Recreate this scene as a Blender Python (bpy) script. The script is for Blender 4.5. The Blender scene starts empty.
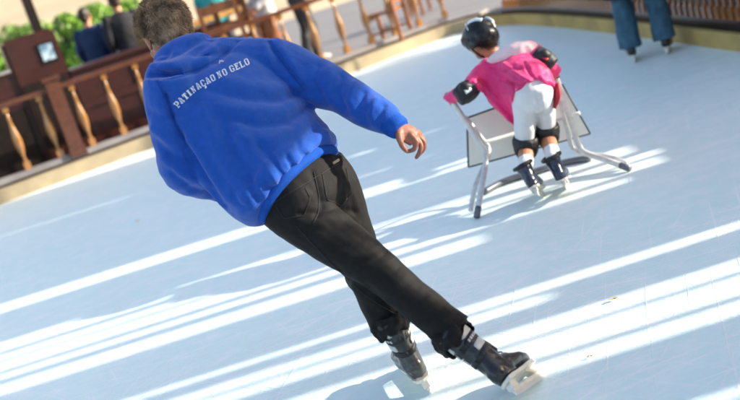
import bpy, bmesh, math, random
import numpy as np
from mathutils import Vector as V, Matrix, Quaternion, noise
from mathutils.bvhtree import BVHTree
rnd = random.Random(7)
SC = bpy.context.scene
COL = SC.collection
PI = math.pi

# ------------------------------------------------------------------ camera
FOC, CAMH = 1000.0, 1.6
PITCH, ROLL = math.atan(0.256), math.radians(17.5)
FW = V((0, math.cos(PITCH), -math.sin(PITCH)))
R0 = V((1, 0, 0)); U0 = V((0, math.sin(PITCH), math.cos(PITCH)))
EX = math.cos(ROLL) * R0 - math.sin(ROLL) * U0
EY = math.sin(ROLL) * R0 + math.cos(ROLL) * U0
CC = V((0, 0, CAMH))
def ray(x, y): return FW * FOC + EX * (x - 370) + EY * (200 - y)
def G(x, y, z=0.0):
    d = ray(x, y); return CC + d * ((z - CAMH) / d.z)
def P(x, y, Y):
    d = ray(x, y); return CC + d * (Y / d.y)
def pix_np(co):
    w = co - np.array(CC)
    f = w @ np.array(FW)
    return np.stack([370 + FOC * (w @ np.array(EX)) / f, 200 - FOC * (w @ np.array(EY)) / f], 1)

cam = bpy.data.cameras.new('camera'); co = bpy.data.objects.new('camera', cam); COL.objects.link(co)
co.matrix_world = Matrix(((EX.x, EY.x, -FW.x, 0), (EX.y, EY.y, -FW.y, 0), (EX.z, EY.z, -FW.z, CAMH), (0, 0, 0, 1)))
cam.sensor_width = 36; cam.lens = FOC / 740 * 36; cam.clip_end = 2000; cam.clip_start = 0.05
cam.dof.use_dof = True; cam.dof.focus_distance = 4.0; cam.dof.aperture_fstop = 1.75
SC.camera = co

# ------------------------------------------------------------------ light
EL = math.radians(20); TAN = math.tan(EL)
W = bpy.data.worlds.new('World'); SC.world = W; W.use_nodes = True
nt = W.node_tree; nt.nodes.clear()
sky = nt.nodes.new('ShaderNodeTexSky'); sky.sky_type = 'NISHITA'; sky.sun_disc = False
sky.dust_density = 3.0; sky.ozone_density = .6; sky.sun_elevation = EL; sky.sun_rotation = math.radians(90)
bg = nt.nodes.new('ShaderNodeBackground'); bg.inputs['Strength'].default_value = 0.15
ow = nt.nodes.new('ShaderNodeOutputWorld')
nt.links.new(sky.outputs[0], bg.inputs[0]); nt.links.new(bg.outputs[0], ow.inputs[0])
sl = bpy.data.lights.new('sun', 'SUN'); sl.energy = 3.4; sl.angle = math.radians(0.7); sl.color = (1, .93, .82)
so = bpy.data.objects.new('sun', sl); COL.objects.link(so); so.rotation_euler = (0, math.radians(70), 0); so.location = (20, 0, 12)
SC.view_settings.view_transform = 'Standard'; SC.view_settings.look = 'None'
SC.view_settings.exposure = 1.36; SC.view_settings.gamma = 1; SC.view_settings.use_curve_mapping = False
SC.render.engine = 'CYCLES'
SC.cycles.max_bounces = 6

# ------------------------------------------------------------------ materials
def mat(name, col, rough=.6, metal=0, var=.12, vscale=8, bump=0, bscale=120, sheen=0, col2=None, stretch=None, spec=.5, coat=0, trans=0):
    m = bpy.data.materials.new(name); m.use_nodes = True
    n = m.node_tree.nodes; L = m.node_tree.links
    b = n['Principled BSDF']
    b.inputs['Roughness'].default_value = rough; b.inputs['Metallic'].default_value = metal
    b.inputs['Specular IOR Level'].default_value = spec
    if sheen: b.inputs['Sheen Weight'].default_value = sheen; b.inputs['Sheen Roughness'].default_value = .5
    if coat: b.inputs['Coat Weight'].default_value = coat; b.inputs['Coat Roughness'].default_value = .15
    if trans: b.inputs['Transmission Weight'].default_value = trans
    tc = n.new('ShaderNodeTexCoord'); mp = n.new('ShaderNodeMapping')
    L.new(tc.outputs['Object'], mp.inputs[0])
    if stretch: mp.inputs['Scale'].default_value = stretch
    nz = n.new('ShaderNodeTexNoise'); nz.inputs['Scale'].default_value = vscale; nz.inputs['Detail'].default_value = 6
    L.new(mp.outputs[0], nz.inputs['Vector'])
    cr = n.new('ShaderNodeValToRGB')
    c1 = [c * (1 - var) for c in col[:3]]; c2 = col2 or [min(1, c * (1 + var)) for c in col[:3]]
    cr.color_ramp.elements[0].color = (*c1, 1); cr.color_ramp.elements[1].color = (*c2, 1)
    cr.color_ramp.elements[0].position = .3; cr.color_ramp.elements[1].position = .7
    L.new(nz.outputs['Fac'], cr.inputs[0]); L.new(cr.outputs[0], b.inputs['Base Color'])
    if bump:
        n2 = n.new('ShaderNodeTexNoise'); n2.inputs['Scale'].default_value = bscale; n2.inputs['Detail'].default_value = 3
        L.new(mp.outputs[0], n2.inputs['Vector'])
        bp = n.new('ShaderNodeBump'); bp.inputs['Strength'].default_value = bump; bp.inputs['Distance'].default_value = .004
        L.new(n2.outputs['Fac'], bp.inputs['Height']); L.new(bp.outputs[0], b.inputs['Normal'])
    return m

def ice_material():
    m = bpy.data.materials.new('ice'); m.use_nodes = True
    n = m.node_tree.nodes; L = m.node_tree.links; b = n['Principled BSDF']
    tc = n.new('ShaderNodeTexCoord')
    def nz(scale, rot=0, st=(1, 1, 1), det=5, dist=0):
        mp = n.new('ShaderNodeMapping'); mp.vector_type = 'TEXTURE'; mp.inputs['Rotation'].default_value = (0, 0, math.radians(rot)); mp.inputs['Scale'].default_value = tuple(1 / q for q in st)
        L.new(tc.outputs['Object'], mp.inputs[0])
        t = n.new('ShaderNodeTexNoise'); t.inputs['Scale'].default_value = scale; t.inputs['Detail'].default_value = det
        t.inputs['Distortion'].default_value = dist
        L.new(mp.outputs[0], t.inputs['Vector']); return t.outputs['Fac']
    def ramp(f, p0, p1, v0=0, v1=1):
        r = n.new('ShaderNodeMapRange'); r.inputs[1].default_value = p0; r.inputs[2].default_value = p1
        r.inputs[3].default_value = v0; r.inputs[4].default_value = v1; L.new(f, r.inputs[0]); return r.outputs[0]
    def add(a, c, op='ADD'):
        q = n.new('ShaderNodeMath'); q.operation = op; L.new(a, q.inputs[0])
        if isinstance(c, float): q.inputs[1].default_value = c
        else: L.new(c, q.inputs[1])
        return q.outputs[0]
    big = ramp(nz(.7), .3, .7)
    frost = ramp(nz(9, det=8), .45, .75)
    s = None
    for rot, sc_, th in ((8, 5, .62), (-17, 6, .625), (31, 7, .635), (72, 7, .645), (-48, 8, .64), (3, 9, .625), (-8, 14, .625), (55, 12, .655), (-70, 11, .66), (20, 16, .655)):
        k = ramp(nz(sc_, rot, (.13, 7.5, 1), 2, .3), th, th + .04)
        s = k if s is None else add(s, k, 'MAXIMUM')
    patch = ramp(nz(1.3, 40), .34, .58, .35, 1)
    s = add(s, patch, 'MULTIPLY')
    fac = add(add(add(big, .35, 'MULTIPLY'), add(frost, .5, 'MULTIPLY')), add(s, .75, 'MULTIPLY'))
    cr = n.new('ShaderNodeValToRGB'); e = cr.color_ramp.elements
    e[0].position = 0; e[0].color = (.74, .90, .86, 1); e[1].position = 1; e[1].color = (.95, .97, .94, 1)
    L.new(fac, cr.inputs[0]); L.new(cr.outputs[0], b.inputs['Base Color'])
    L.new(ramp(s, 0, 1, .42, .7), b.inputs['Roughness'])
    b.inputs['Specular IOR Level'].default_value = .25
    fine = nz(70, det=6)
    h = add(add(s, .9, 'MULTIPLY'), add(fine, .9, 'MULTIPLY'))
    bp = n.new('ShaderNodeBump'); bp.inputs['Strength'].default_value = .45; bp.inputs['Distance'].default_value = .007
    L.new(h, bp.inputs['Height']); L.new(bp.outputs[0], b.inputs['Normal'])
    return m

M = {}
M['ice'] = ice_material()
M['cream'] = mat('cream painted concrete', (.42, .33, .20), .7, var=.2, vscale=3, bump=.3, bscale=60)
M['olive'] = mat('ochre painted concrete', (.46, .31, .10), .7, var=.25, vscale=3, bump=.3, bscale=60)
M['concrete'] = mat('grey boards', (.27, .25, .24), .8, var=.2, vscale=4, bump=.3, bscale=40)
M['paving'] = mat('pale paving', (.20, .19, .19), .85, var=.1, vscale=2, bump=.2, bscale=60)
M['dirt'] = mat('dry earth', (.52, .40, .25), .95, var=.15, vscale=.3)
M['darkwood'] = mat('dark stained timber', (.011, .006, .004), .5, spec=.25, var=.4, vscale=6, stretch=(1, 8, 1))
M['redwood'] = mat('red mahogany', (.036, .006, .003), .38, var=.45, vscale=5, stretch=(1, 1, 9), coat=.25)
M['railwood'] = mat('varnished rail', (.10, .033, .015), .28, var=.3, vscale=7, stretch=(.5, 6, 6), coat=.5)
M['baluster'] = mat('golden turned wood', (.36, .16, .035), .2, var=.3, vscale=12, stretch=(1, 1, .3), coat=1, spec=.8)
M['balusterdark'] = mat('dark turned wood', (.30, .115, .036), .25, var=.3, vscale=12, coat=.6)
M['chairwood'] = mat('orange brown chair wood', (.24, .075, .018), .35, var=.3, vscale=8, stretch=(1, 1, .3), coat=.3)
M['mustard'] = mat('mustard varnished plank', (.32, .165, .03), .4, var=.25, vscale=4, stretch=(1, 8, 1))
M['blue'] = mat('royal blue fleece', (.011, .080, .40), .85, var=.09, vscale=60, bump=.5, bscale=230, sheen=.25, spec=.15)
M['bluerib'] = mat('royal blue rib knit', (.011, .078, .38), .85, var=.12, vscale=30, bump=.4, bscale=180, spec=.15)
M['print'] = mat('white print', (.62, .72, .82), .6, var=.1, vscale=90)
M['denim'] = mat('black waxed denim', (.0098, .0088, .0082), .72, var=.22, vscale=60, bump=.35, bscale=420, spec=.22)
M['stitch'] = mat('dark seam thread', (.014, .012, .011), .7)
M['tan'] = mat('tan leather patch', (.45, .34, .20), .6)
M['skin'] = mat('tanned skin', (.31, .118, .070), .5, var=.2, vscale=45, bump=.15, bscale=200)
M['skin2'] = mat('warm skin', (.46, .20, .10), .5, var=.1, vscale=30)
M['hair'] = mat('grey brown hair', (.23, .145, .08), .55, var=.6, vscale=26, col2=(.66, .49, .33))
M['hairdark'] = mat('dark brown hair', (.03, .018, .010), .5, var=.4, vscale=20)
M['eye'] = mat('eye', (.75, .72, .70), .2, var=.02)
M['boot'] = mat('black skate boot', (.014, .014, .017), .32, var=.4, vscale=20, bump=.15, bscale=200, coat=.2)
M['bootgrey'] = mat('grey skate boot', (.06, .059, .056), .26, metal=.2, var=.4, vscale=14, bump=.15, bscale=150)
M['navyboot'] = mat('navy skate boot', (.018, .026, .055), .32, var=.4, vscale=20, coat=.3)
M['buckle'] = mat('pale buckle plastic', (.55, .54, .50), .35, var=.15, vscale=25)
M['holder'] = mat('cream blade holder', (.72, .68, .58), .35, var=.12, vscale=20)
M['steel'] = mat('skate steel', (.72, .72, .70), .4, metal=.5, var=.1)
M['tube'] = mat('painted silver tube', (.66, .66, .63), .38, metal=.15, var=.15, vscale=30)
M['tubedark'] = mat('grey base tube', (.16, .17, .19), .4, metal=.4, var=.2, vscale=20)
M['panel'] = mat('off white panel', (.74, .73, .68), .5, var=.06, vscale=5)
M['edging'] = mat('black edging', (.02, .025, .025), .5)
M['pink'] = mat('hot pink nylon', (.80, .016, .17), .55, var=.12, vscale=6, bump=.15, bscale=150, sheen=.2)
M['palepink'] = mat('pale pink cloth', (.80, .62, .64), .7, var=.06, vscale=10)
M['white'] = mat('white cotton', (.74, .73, .72), .75, var=.05, vscale=10, bump=.15, bscale=150)
M['black'] = mat('black pad fabric', (.013, .013, .014), .55, var=.4, vscale=18, bump=.2, bscale=160)
M['helmet'] = mat('black helmet shell', (.010, .011, .011), .3, var=.3, coat=.15, spec=.3)
M['decal'] = mat('white decal', (.70, .78, .78), .35)
M['red'] = mat('red fabric', (.40, .012, .03), .6)
M['jeans'] = mat('teal blue denim', (.034, .098, .15), .75, var=.35, vscale=14, bump=.3, bscale=250)
M['coat'] = mat('black wool coat', (.012, .012, .016), .85, var=.3, vscale=10, bump=.2, bscale=150)
M['navy'] = mat('navy cloth', (.008, .026, .085), .8, var=.3, vscale=8)
M['teal'] = mat('turquoise cloth', (.03, .33, .34), .8, var=.15, vscale=8)
M['greycloth'] = mat('charcoal cloth', (.05, .052, .058), .8, var=.3, vscale=8)
M['shirt'] = mat('pale shirt', (.62, .60, .57), .8, var=.08, vscale=6)
M['leaf'] = mat('fresh leaves', (.13, .27, .02), .6, var=.45, vscale=3)
M['leafdry'] = mat('dry ochre leaf', (.55, .38, .10), .7, var=.3, vscale=60)
M['bark'] = mat('bark', (.08, .055, .035), .9, var=.3, vscale=20)
M['glassblue'] = mat('blue printed card', (.10, .28, .45), .4, var=.5, vscale=14, col2=(.55, .66, .72))

# ------------------------------------------------------------------ mesh helpers
class Buf:
    def __init__(s): s.v = []; s.f = []
    def add(s, vs, fs):
        o = len(s.v); s.v += [tuple(v) for v in vs]; s.f += [tuple(i + o for i in f) for f in fs]
    def box(s, c, size, rot=None):
        c = V(c); vs = []
        for z in (-.5, .5):
            for x, y in ((-.5, -.5), (.5, -.5), (.5, .5), (-.5, .5)):
                p = V((x * size[0], y * size[1], z * size[2]))
                if rot is not None: p = rot @ p
                vs.append(c + p)
        s.add(vs, [(3, 2, 1, 0), (4, 5, 6, 7), (0, 1, 5, 4), (1, 2, 6, 5), (2, 3, 7, 6), (3, 0, 4, 7)])
    def ell(s, c, r, rot=None, nu=18, nv=10):
        c = V(c); vs = []; fs = []
        if not hasattr(r, '__len__'): r = (r, r, r)
        def tr(p):
            p = V((p[0] * r[0], p[1] * r[1], p[2] * r[2]))
            return c + (rot @ p if rot is not None else p)
        vs.append(tr((0, 0, -1)))
        for j in range(1, nv):
            t = -PI / 2 + PI * j / nv
            for i in range(nu):
                a = 2 * PI * i / nu; vs.append(tr((math.cos(t) * math.cos(a), math.cos(t) * math.sin(a), math.sin(t))))
        vs.append(tr((0, 0, 1))); top = len(vs) - 1
        for i in range(nu):
            k = (i + 1) % nu
            fs.append((0, 1 + k, 1 + i)); fs.append((top, 1 + (nv - 2) * nu + i, 1 + (nv - 2) * nu + k))
            for j in range(nv - 2): fs.append((1 + j * nu + i, 1 + j * nu + k, 1 + (j + 1) * nu + k, 1 + (j + 1) * nu + i))
        s.add(vs, fs)
    def loft(s, st, ref=(1, 0, 0), seg=18, sub=4, closed=False, sq=2.0):
        """st: list of (pos, a, b[, ref]): a = half size along ref, b = across"""
        pts = [V(q[0]) for q in st]; A = [q[1] for q in st]; B = [q[2] if len(q) > 2 else q[1] for q in st]
        RF = [V(q[3]) if len(q) > 3 else V(ref) for q in st]
        n = len(pts)
        def cm(a, b, c, d, t):
            return .5 * (2 * b + (c - a) * t + (2 * a - 5 * b + 4 * c - d) * t * t + (3 * b - a - 3 * c + d) * t ** 3)
        out = []
        rng = range(n) if closed else range(n - 1)
        for i in rng:
            i0, i1, i2, i3 = ((i - 1) % n, i, (i + 1) % n, (i + 2) % n) if closed else (max(i - 1, 0), i, i + 1, min(i + 2, n - 1))
            for k in range(sub):
                t = k / sub
                out.append((cm(pts[i0], pts[i1], pts[i2], pts[i3], t), max(.001, cm(A[i0], A[i1], A[i2], A[i3], t)), max(.001, cm(B[i0], B[i1], B[i2], B[i3], t)), RF[i1].lerp(RF[i2], t)))
        if not closed: out.append((pts[-1], A[-1], B[-1], RF[-1]))
        m = len(out); vs = []; fs = []
        for j in range(m):
            if closed: t = out[(j + 1) % m][0] - out[j - 1][0]
            else: t = out[min(j + 1, m - 1)][0] - out[max(j - 1, 0)][0]
            t.normalize(); r = out[j][3]; r = r - t * r.dot(t)
            if r.length < 1e-4: r = t.orthogonal()
            r.normalize(); o = t.cross(r)
            for i in range(seg):
                a = 2 * PI * i / seg; ca, sa = math.cos(a), math.sin(a)
                if sq != 2.0:
                    ca = math.copysign(abs(ca) ** (2 / sq), ca); sa = math.copysign(abs(sa) ** (2 / sq), sa)
                vs.append(out[j][0] + r * (out[j][1] * ca) + o * (out[j][2] * sa))
        for j in range(m if closed else m - 1):
            k2 = (j + 1) % m
            for i in range(seg):
                k = (i + 1) % seg
                fs.append((j * seg + i, j * seg + k, k2 * seg + k, k2 * seg + i))
        if not closed:
            fs.append(tuple(reversed(range(seg)))); fs.append(tuple(range((m - 1) * seg, m * seg)))
        s.add(vs, fs)
    def tube(s, pts, r, seg=10, sub=5, ref=(.13, .2, 1)): s.loft([(p, r, r) for p in pts], ref, seg, sub)
    def caps(s, pts, rs, ref=(1, 0, 0), seg=14, sub=3):
        """round-ended limb"""
        s.loft([(p, r, r) for p, r in zip(pts, rs)], ref, seg, sub)
        s.ell(pts[0], rs[0], nu=14, nv=8); s.ell(pts[-1], rs[-1], nu=14, nv=8)
    def lathe(s, prof, c=(0, 0, 0), seg=16):
        c = V(c); vs = []; fs = []
        for z, r in prof:
            for i in range(seg):
                a = 2 * PI * i / seg; vs.append(c + V((r * math.cos(a), r * math.sin(a), z)))
        for j in range(len(prof) - 1):
            for i in range(seg):
                k = (i + 1) % seg; fs.append((j * seg + i, j * seg + k, (j + 1) * seg + k, (j + 1) * seg + i))
        fs.append(tuple(reversed(range(seg)))); fs.append(tuple(range((len(prof) - 1) * seg, len(prof) * seg)))
        s.add(vs, fs)
    def xf(s, Mx): s.v = [tuple(Mx @ V(v)) for v in s.v]; return s
    def mesh(s, name):
        me = bpy.data.meshes.new(name); me.from_pydata(s.v, [], s.f); me.update(); return me

def link(name, me, m, parent=None, smooth=True, loc=None):
    o = bpy.data.objects.new(name, me); COL.objects.link(o)
    me.materials.clear(); me.materials.append(m)
    if smooth: me.polygons.foreach_set('use_smooth', [True] * len(me.polygons))
    if loc is not None: o.location = loc
    if parent is not None:
        o.parent = parent
        if loc is None:
            p = parent; t = V((0, 0, 0))
            inv = Matrix.Identity(4)
            chain = []
            while p is not None: chain.append(p); p = p.parent
            Mx = Matrix.Identity(4)
            for q in reversed(chain): Mx = Mx @ q.matrix_parent_inverse @ q.matrix_basis
            o.matrix_parent_inverse = Mx.inverted()
    return o
def part(name, b, m, parent=None, smooth=False, bevel=0, label=None):
    me = b.mesh(name)
    if bevel or True:
        bm = bmesh.new(); bm.from_mesh(me); bmesh.ops.recalc_face_normals(bm, faces=bm.faces)
        if bevel: bmesh.ops.bevel(bm, geom=bm.edges, offset=bevel, segments=2, affect='EDGES', clamp_overlap=True)
        bm.to_mesh(me); bm.free()
    o = link(name, me, m, parent, smooth)
    if label: o['label'] = label
    return o
def remesh(b, name, vox=.006, it=6, fac=.5):
    me = b.mesh(name + '_src')
    bm = bmesh.new(); bm.from_mesh(me); bmesh.ops.recalc_face_normals(bm, faces=bm.faces); bm.to_mesh(me); bm.free()
    o = bpy.data.objects.new('tmp', me); COL.objects.link(o)
    r = o.modifiers.new('r', 'REMESH'); r.mode = 'VOXEL'; r.voxel_size = vox; r.use_smooth_shade = True
    if it:
        s = o.modifiers.new('s', 'SMOOTH'); s.factor = fac; s.iterations = it
    dg = bpy.context.evaluated_depsgraph_get(); dg.update()
    out = bpy.data.meshes.new_from_object(o.evaluated_get(dg)); out.name = name
    bpy.data.objects.remove(o); bpy.data.meshes.remove(me)
    return out
def get_np(me):
    n = len(me.vertices); c = np.empty(n * 3); me.vertices.foreach_get('co', c)
    no = np.empty(n * 3); me.vertices.foreach_get('normal', no)
    return c.reshape(-1, 3), no.reshape(-1, 3)
def set_np(me, c): me.vertices.foreach_set('co', c.ravel()); me.update()
def fold(me, folds, both=0.0):
    """press cloth folds into a surface: (list of guide points, width, depth)"""
    c, no = get_np(me); px = pix_np(c)
    view = c - np.array(CC); view /= np.linalg.norm(view, axis=1)[:, None]
    face = np.clip(-(no * view).sum(1) * 2.2 + both, 0, 1)
    d_all = np.zeros(len(c))
    for pts, sg, amp in folds:
        pts = [np.array(p, float) for p in pts]; best = np.full(len(c), 1e9)
        for a, b in zip(pts[:-1], pts[1:]):
            ab = b - a; t = np.clip(((px - a) @ ab) / (ab @ ab), 0, 1)
            best = np.minimum(best, np.linalg.norm(px - (a + t[:, None] * ab), axis=1))
        d_all += amp * np.exp(-best ** 2 / (2 * sg * sg))
    set_np(me, c + no * (d_all * face)[:, None])
def ripple(me, amp, sc, st=(1, 1, 1), seed=0):
    c, no = get_np(me)
    o = V((seed * 3.1, seed * 1.7, seed))
    d = np.array([noise.noise(V((p[0] * st[0], p[1] * st[1], p[2] * st[2])) * sc + o) for p in c])
    set_np(me, c + no * (d * amp)[:, None])

def tag(o, label, cat, group=None, kind=None):
    if label: o['label'] = label
    if cat: o['category'] = cat
    if group: o['group'] = group
    if kind: o['kind'] = kind
    return o
def thing(name, loc, label, cat, group=None):
    o = bpy.data.objects.new(name, None); COL.objects.link(o); o.location = V(loc); o.empty_display_size = .1
    return tag(o, label, cat, group)
def struct(name, b, m, smooth=False, bevel=0):
    o = part(name, b, m, None, smooth, bevel); o['kind'] = 'structure'; return o
def basis(x, y, z, o):
    return Matrix(((x.x, y.x, z.x, o.x), (x.y, y.y, z.y, o.y), (x.z, y.z, z.z, o.z), (0, 0, 0, 1)))
def frame(up, fwd, o, keep_up=True):
    """local axes: x forward, y left, z up"""
    up = V(up).normalized(); fwd = V(fwd).normalized()
    if keep_up: fwd = (fwd - up * fwd.dot(up)).normalized()
    else: up = (up - fwd * up.dot(fwd)).normalized()
    return basis(fwd, up.cross(fwd), up, V(o))

# ------------------------------------------------------------------ the setting
RIM = [(-6.6, 9.9), (-3.95, 10.98), (-2.3, 11.65), (-.45, 12.42), (.7, 12.95), (1.35, 13.27), (1.75, 13.38), (2.06, 13.25), (2.28, 12.8),
       (2.45, 12.1), (2.62, 10.8), (2.76, 9.2), (2.87, 7.6), (2.98, 6.0), (3.04, 4.6)]
def dense(pts, step=.12):
    out = [V((*pts[0], 0))]
    P3 = [V((*p, 0)) for p in pts]; n = len(P3)
    for i in range(n - 1):
        a, b, c, d = P3[max(i - 1, 0)], P3[i], P3[i + 1], P3[min(i + 2, n - 1)]
        k = max(1, int((c - b).length / step))
        for j in range(1, k + 1):
            t = j / k
            out.append(.5 * (2 * b + (c - a) * t + (2 * a - 5 * b + 4 * c - d) * t * t + (3 * b - a - 3 * c + d) * t ** 3))
    return out
RD = dense(RIM)
def offs(pts, d):
    """offset outwards (to the left of travel direction = away from the ice)"""
    out = []
    for i, p in enumerate(pts):
        t = (pts[min(i + 1, len(pts) - 1)] - pts[max(i - 1, 0)]).normalized()
        out.append(p + V((-t.y, t.x, 0)) * d)
    return out
def strip(b, pts, d0, d1, z0, z1):
    A, B_ = offs(pts, d0), offs(pts, d1); n = len(pts)
    vs = []; fs = []
    for a, c in zip(A, B_):
        for q, z in ((a, z0), (c, z0), (c, z1), (a, z1)): vs.append(V((q.x, q.y, z)))
    for i in range(n - 1):
        for k in range(4):
            k2 = (k + 1) % 4; fs.append((i * 4 + k, i * 4 + k2, i * 4 + 4 + k2, i * 4 + 4 + k))
    fs.append((3, 2, 1, 0)); fs.append(tuple((n - 1) * 4 + k for k in range(4)))
    b.add(vs, fs)

b = Buf(); b.add([(-600, -600, -.06), (600, -600, -.06), (600, 900, -.06), (-600, 900, -.06)], [(0, 1, 2, 3)]); struct('ground', b, M['dirt'])
b = Buf(); ring = [(p.x, p.y, 0) for p in RD] + [(3.1, -6, 0), (-9, -6, 0), (-9, 9, 0)]
b.add(ring, [tuple(range(len(ring)))]); struct('ice', b, M['ice'])
# raised terrace outside the rink
b = Buf(); O = offs(RD, .30)
top = [(p.x, p.y, .12) for p in O] + [(3.4, -6, .12), (16, -6, .12), (16, 26, .12), (-16, 26, .12), (-16, 6.2, .12)]
b.add(top, [tuple(range(len(top)))]); struct('terrace_floor', b, M['paving'])

ISPL = min(range(len(RD)), key=lambda i: (RD[i] - V((2.0, 13.3, 0))).length)
kb = thing('rink_kerb', RD[ISPL // 2], 'cream painted low kerb along the far left edge of the ice', 'kerb')
b = Buf(); strip(b, RD[:ISPL + 1], 0, .16, -.05, .15); part('kerb_face', b, M['cream'], kb)
b = Buf(); strip(b, RD[:ISPL + 1], .16, .42, -.05, .180); part('kerb_cap', b, M['concrete'], kb)
b = Buf(); strip(b, RD[:ISPL + 1], .13, .159, .151, .176); part('edge_strip', b, M['darkwood'], kb)
kb = thing('rink_kerb', RD[(ISPL + len(RD)) // 2], 'ochre painted low kerb along the right edge of the ice', 'kerb')
b = Buf(); strip(b, RD[ISPL:], 0, .045, -.05, .135); part('kerb_face', b, M['olive'], kb)
b = Buf(); strip(b, RD[ISPL:], .045, .42, -.05, .155); part('kerb_cap', b, M['darkwood'], kb)

# railings
def along(pts, s):
    acc = 0
    for a, c in zip(pts[:-1], pts[1:]):
        l = (c - a).length
        if acc + l >= s: return a.lerp(c, (s - acc) / l), (c - a).normalized()
        acc += l
    return pts[-1].copy(), (pts[-1] - pts[-2]).normalized()
def length(pts): return sum((c - a).length for a, c in zip(pts[:-1], pts[1:]))
def bal_mesh(h, k=1.0):
    b = Buf(); q = .028 * k
    b.box((0, 0, .045), (2.3 * q, 2.3 * q, .09)); b.box((0, 0, h - .03), (2 * q, 2 * q, .06))
    z = [(.08, .014), (.10, .022), (.13, .013), (.17, .019), (.22, .032), (.28, .042), (.35, .046), (.42, .038), (.50, .024), (.58, .015), (.60, .022), (.63, .013), (h - .06, .016)]
    b.lathe([(a, r * k) for a, r in z], seg=14)
    return b
def railing(label, pts, d, base, h, sp, m, k, group=None, posts=(), start=.1, railm='railwood'):
    L = offs(pts, d)
    t = thing('railing', L[len(L) // 2] + V((0, 0, base)), label, 'railing')
    b = Buf(); strip(b, L, -.055, .055, base + h, base + h + .05); part('handrail', b, M[railm], t, bevel=.0)
    b = Buf(); strip(b, L, -.055, .055, base - .004, base + (.055 if railm == 'railwood' else .02)); part('bottom_rail', b, M['concrete' if railm == 'railwood' else 'darkwood'], t)
    proto = None; s = start; tot = length(L); skip = [q for q in posts]
    while s < tot:
        if all(abs(s - q) > .14 for q in skip):
            p, tn = along(L, s)
            loc = V((p.x, p.y, base + .055)) - t.location
            if proto is None:
                me = bal_mesh(h - .055, k).mesh('baluster')
                bm = bmesh.new(); bm.from_mesh(me); bmesh.ops.recalc_face_normals(bm, faces=bm.faces); bm.to_mesh(me); bm.free()
                proto = link('baluster', me, M[m], t, False, loc)
                for pl in me.polygons: pl.use_smooth = len(pl.vertices) == 4 and abs(pl.normal.z) < .98 and pl.area < .002
            else:
                o = proto.copy(); COL.objects.link(o); o.parent = t; o.location = loc
                proto_l = o
            (proto if s == start else o).rotation_euler = (0, 0, math.atan2(tn.y, tn.x))
        s += sp
    for q in posts:
        p, tn = along(L, q); R = Matrix.Rotation(math.atan2(tn.y, tn.x), 3, 'Z')
        b = Buf(); b.box((p.x, p.y, base + .46), (.17, .17, .90), R)
        po = part('newel_post', b, M['railwood'], t, bevel=.006)
        b = Buf(); b.box((p.x, p.y, base + .932), (.22, .22, .045), R); part('post_cap', b, M['railwood'], po, bevel=.008)
        b = Buf(); b.box(V((p.x, p.y, base + .06)), (.20, .20, .11), R); part('post_base', b, M['railwood'], po, bevel=.006)
    return t
left_pts = RD[:ISPL - 1]
# where the newel post of the photo stands
pp = G(70, 152, .17)
sl_, acc = 0, 0
LL = offs(left_pts, .28)
best = min(range(len(LL)), key=lambda i: (LL[i].xy - pp.xy).length); S_POST = length(LL[:best + 1])
railing('varnished railing with spaced golden turned balusters and a square post', left_pts, .26, .178, .80, .385, 'baluster', 1.12, posts=(S_POST,), start=.1 + (S_POST - .19 - .1) % .385)
right_pts = RD[ISPL + 4:]
right_pts = [p for p in right_pts if p.y > 6.3]
railing('dark railing with closely packed slim balusters beside the right kerb', right_pts, .10, .155, .80, .108, 'balusterdark', .95, posts=(), start=.05, railm='darkwood')

# unseen shade screen added right of the rink; its gaps cast the sun stripes
XS = 4.6
# gap: from, to (along the rink), sun stripe on the ice from x to x
GAPS = [(2.66, 2.72, -9, 3), (3.17, 3.275, -9, 3), (3.315, 3.475, -9, 3), (3.505, 3.625, -9, 3), (3.79, 3.875, -9, .55), (3.91, 3.995, -9, 1.8), (4.115, 4.160, -9, -.1), (4.735, 4.885, -9, .45), (4.975, 5.055, -9, 1.3),
        (5.12, 5.265, -9, 1.55), (5.30, 5.40, -9, 1.6), (5.47, 5.65, -9, 1.5), (6.33, 6.42, -9, .75), (6.44, 6.56, -9, .8), (6.95, 6.97, -.25, .5), (7.72, 7.77, -.1, .7), (9.05, 9.075, -3.5, -2.1), (11.02, 11.62, -9, -1.6)]
scr = thing('shade_screen', (XS, 4.5, .12), 'unseen tall board screen with narrow gaps, added to shade the rink', 'screen')
ya = -3.0
for g0, g1, xa, xb in GAPS + [(12.35, 12.4, -9, 9)]:
    y0, y1 = ya, g0
    n = max(1, round((y1 - y0) / .3))
    b = Buf()
    for i in range(n):
        a, c = y0 + (y1 - y0) * i / n, y0 + (y1 - y0) * (i + 1) / n
        ht = 2.3 if 3.2 < y0 and y1 < 3.6 else 4.5 if y0 < 11.1 else (XS - max(-2.7, -2.7 + ((a + c) / 2 - 11.5) * 2.5)) * TAN + .16
        b.box((XS + (.004 if i % 2 else 0), (a + c) / 2, .12 + ht / 2), (.03, c - a + (.002 if i < n - 1 else 0), ht))
    part('shade_panel', b, M['chairwood'], scr)
    zb = (XS - xb) * TAN
    if xb < 2.5:
        b = Buf(); b.box((XS + .035, (g0 + g1) / 2, (.12 + zb) / 2), (.03, g1 - g0 + .04, zb - .12)); part('stripe_stop_board', b, M['chairwood'], scr)
    if xa > -8:
        zt_ = (XS - xa) * TAN
        b = Buf(); b.box((XS + .035, (g0 + g1) / 2, (zt_ + 4.62) / 2), (.03, g1 - g0 + .04, 4.62 - zt_)); part('stripe_stop_board', b, M['chairwood'], scr)
    if 3.1 < g0 < 3.6:  # added boards keep the sun off the skater's upper back
        b = Buf(); b.box((XS + .035, (g0 + g1) / 2, (2.74 + 4.62) / 2), (.03, g1 - g0 + .04, 4.62 - 2.74)); part('stripe_stop_board', b, M['chairwood'], scr)
    ya = g1
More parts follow.
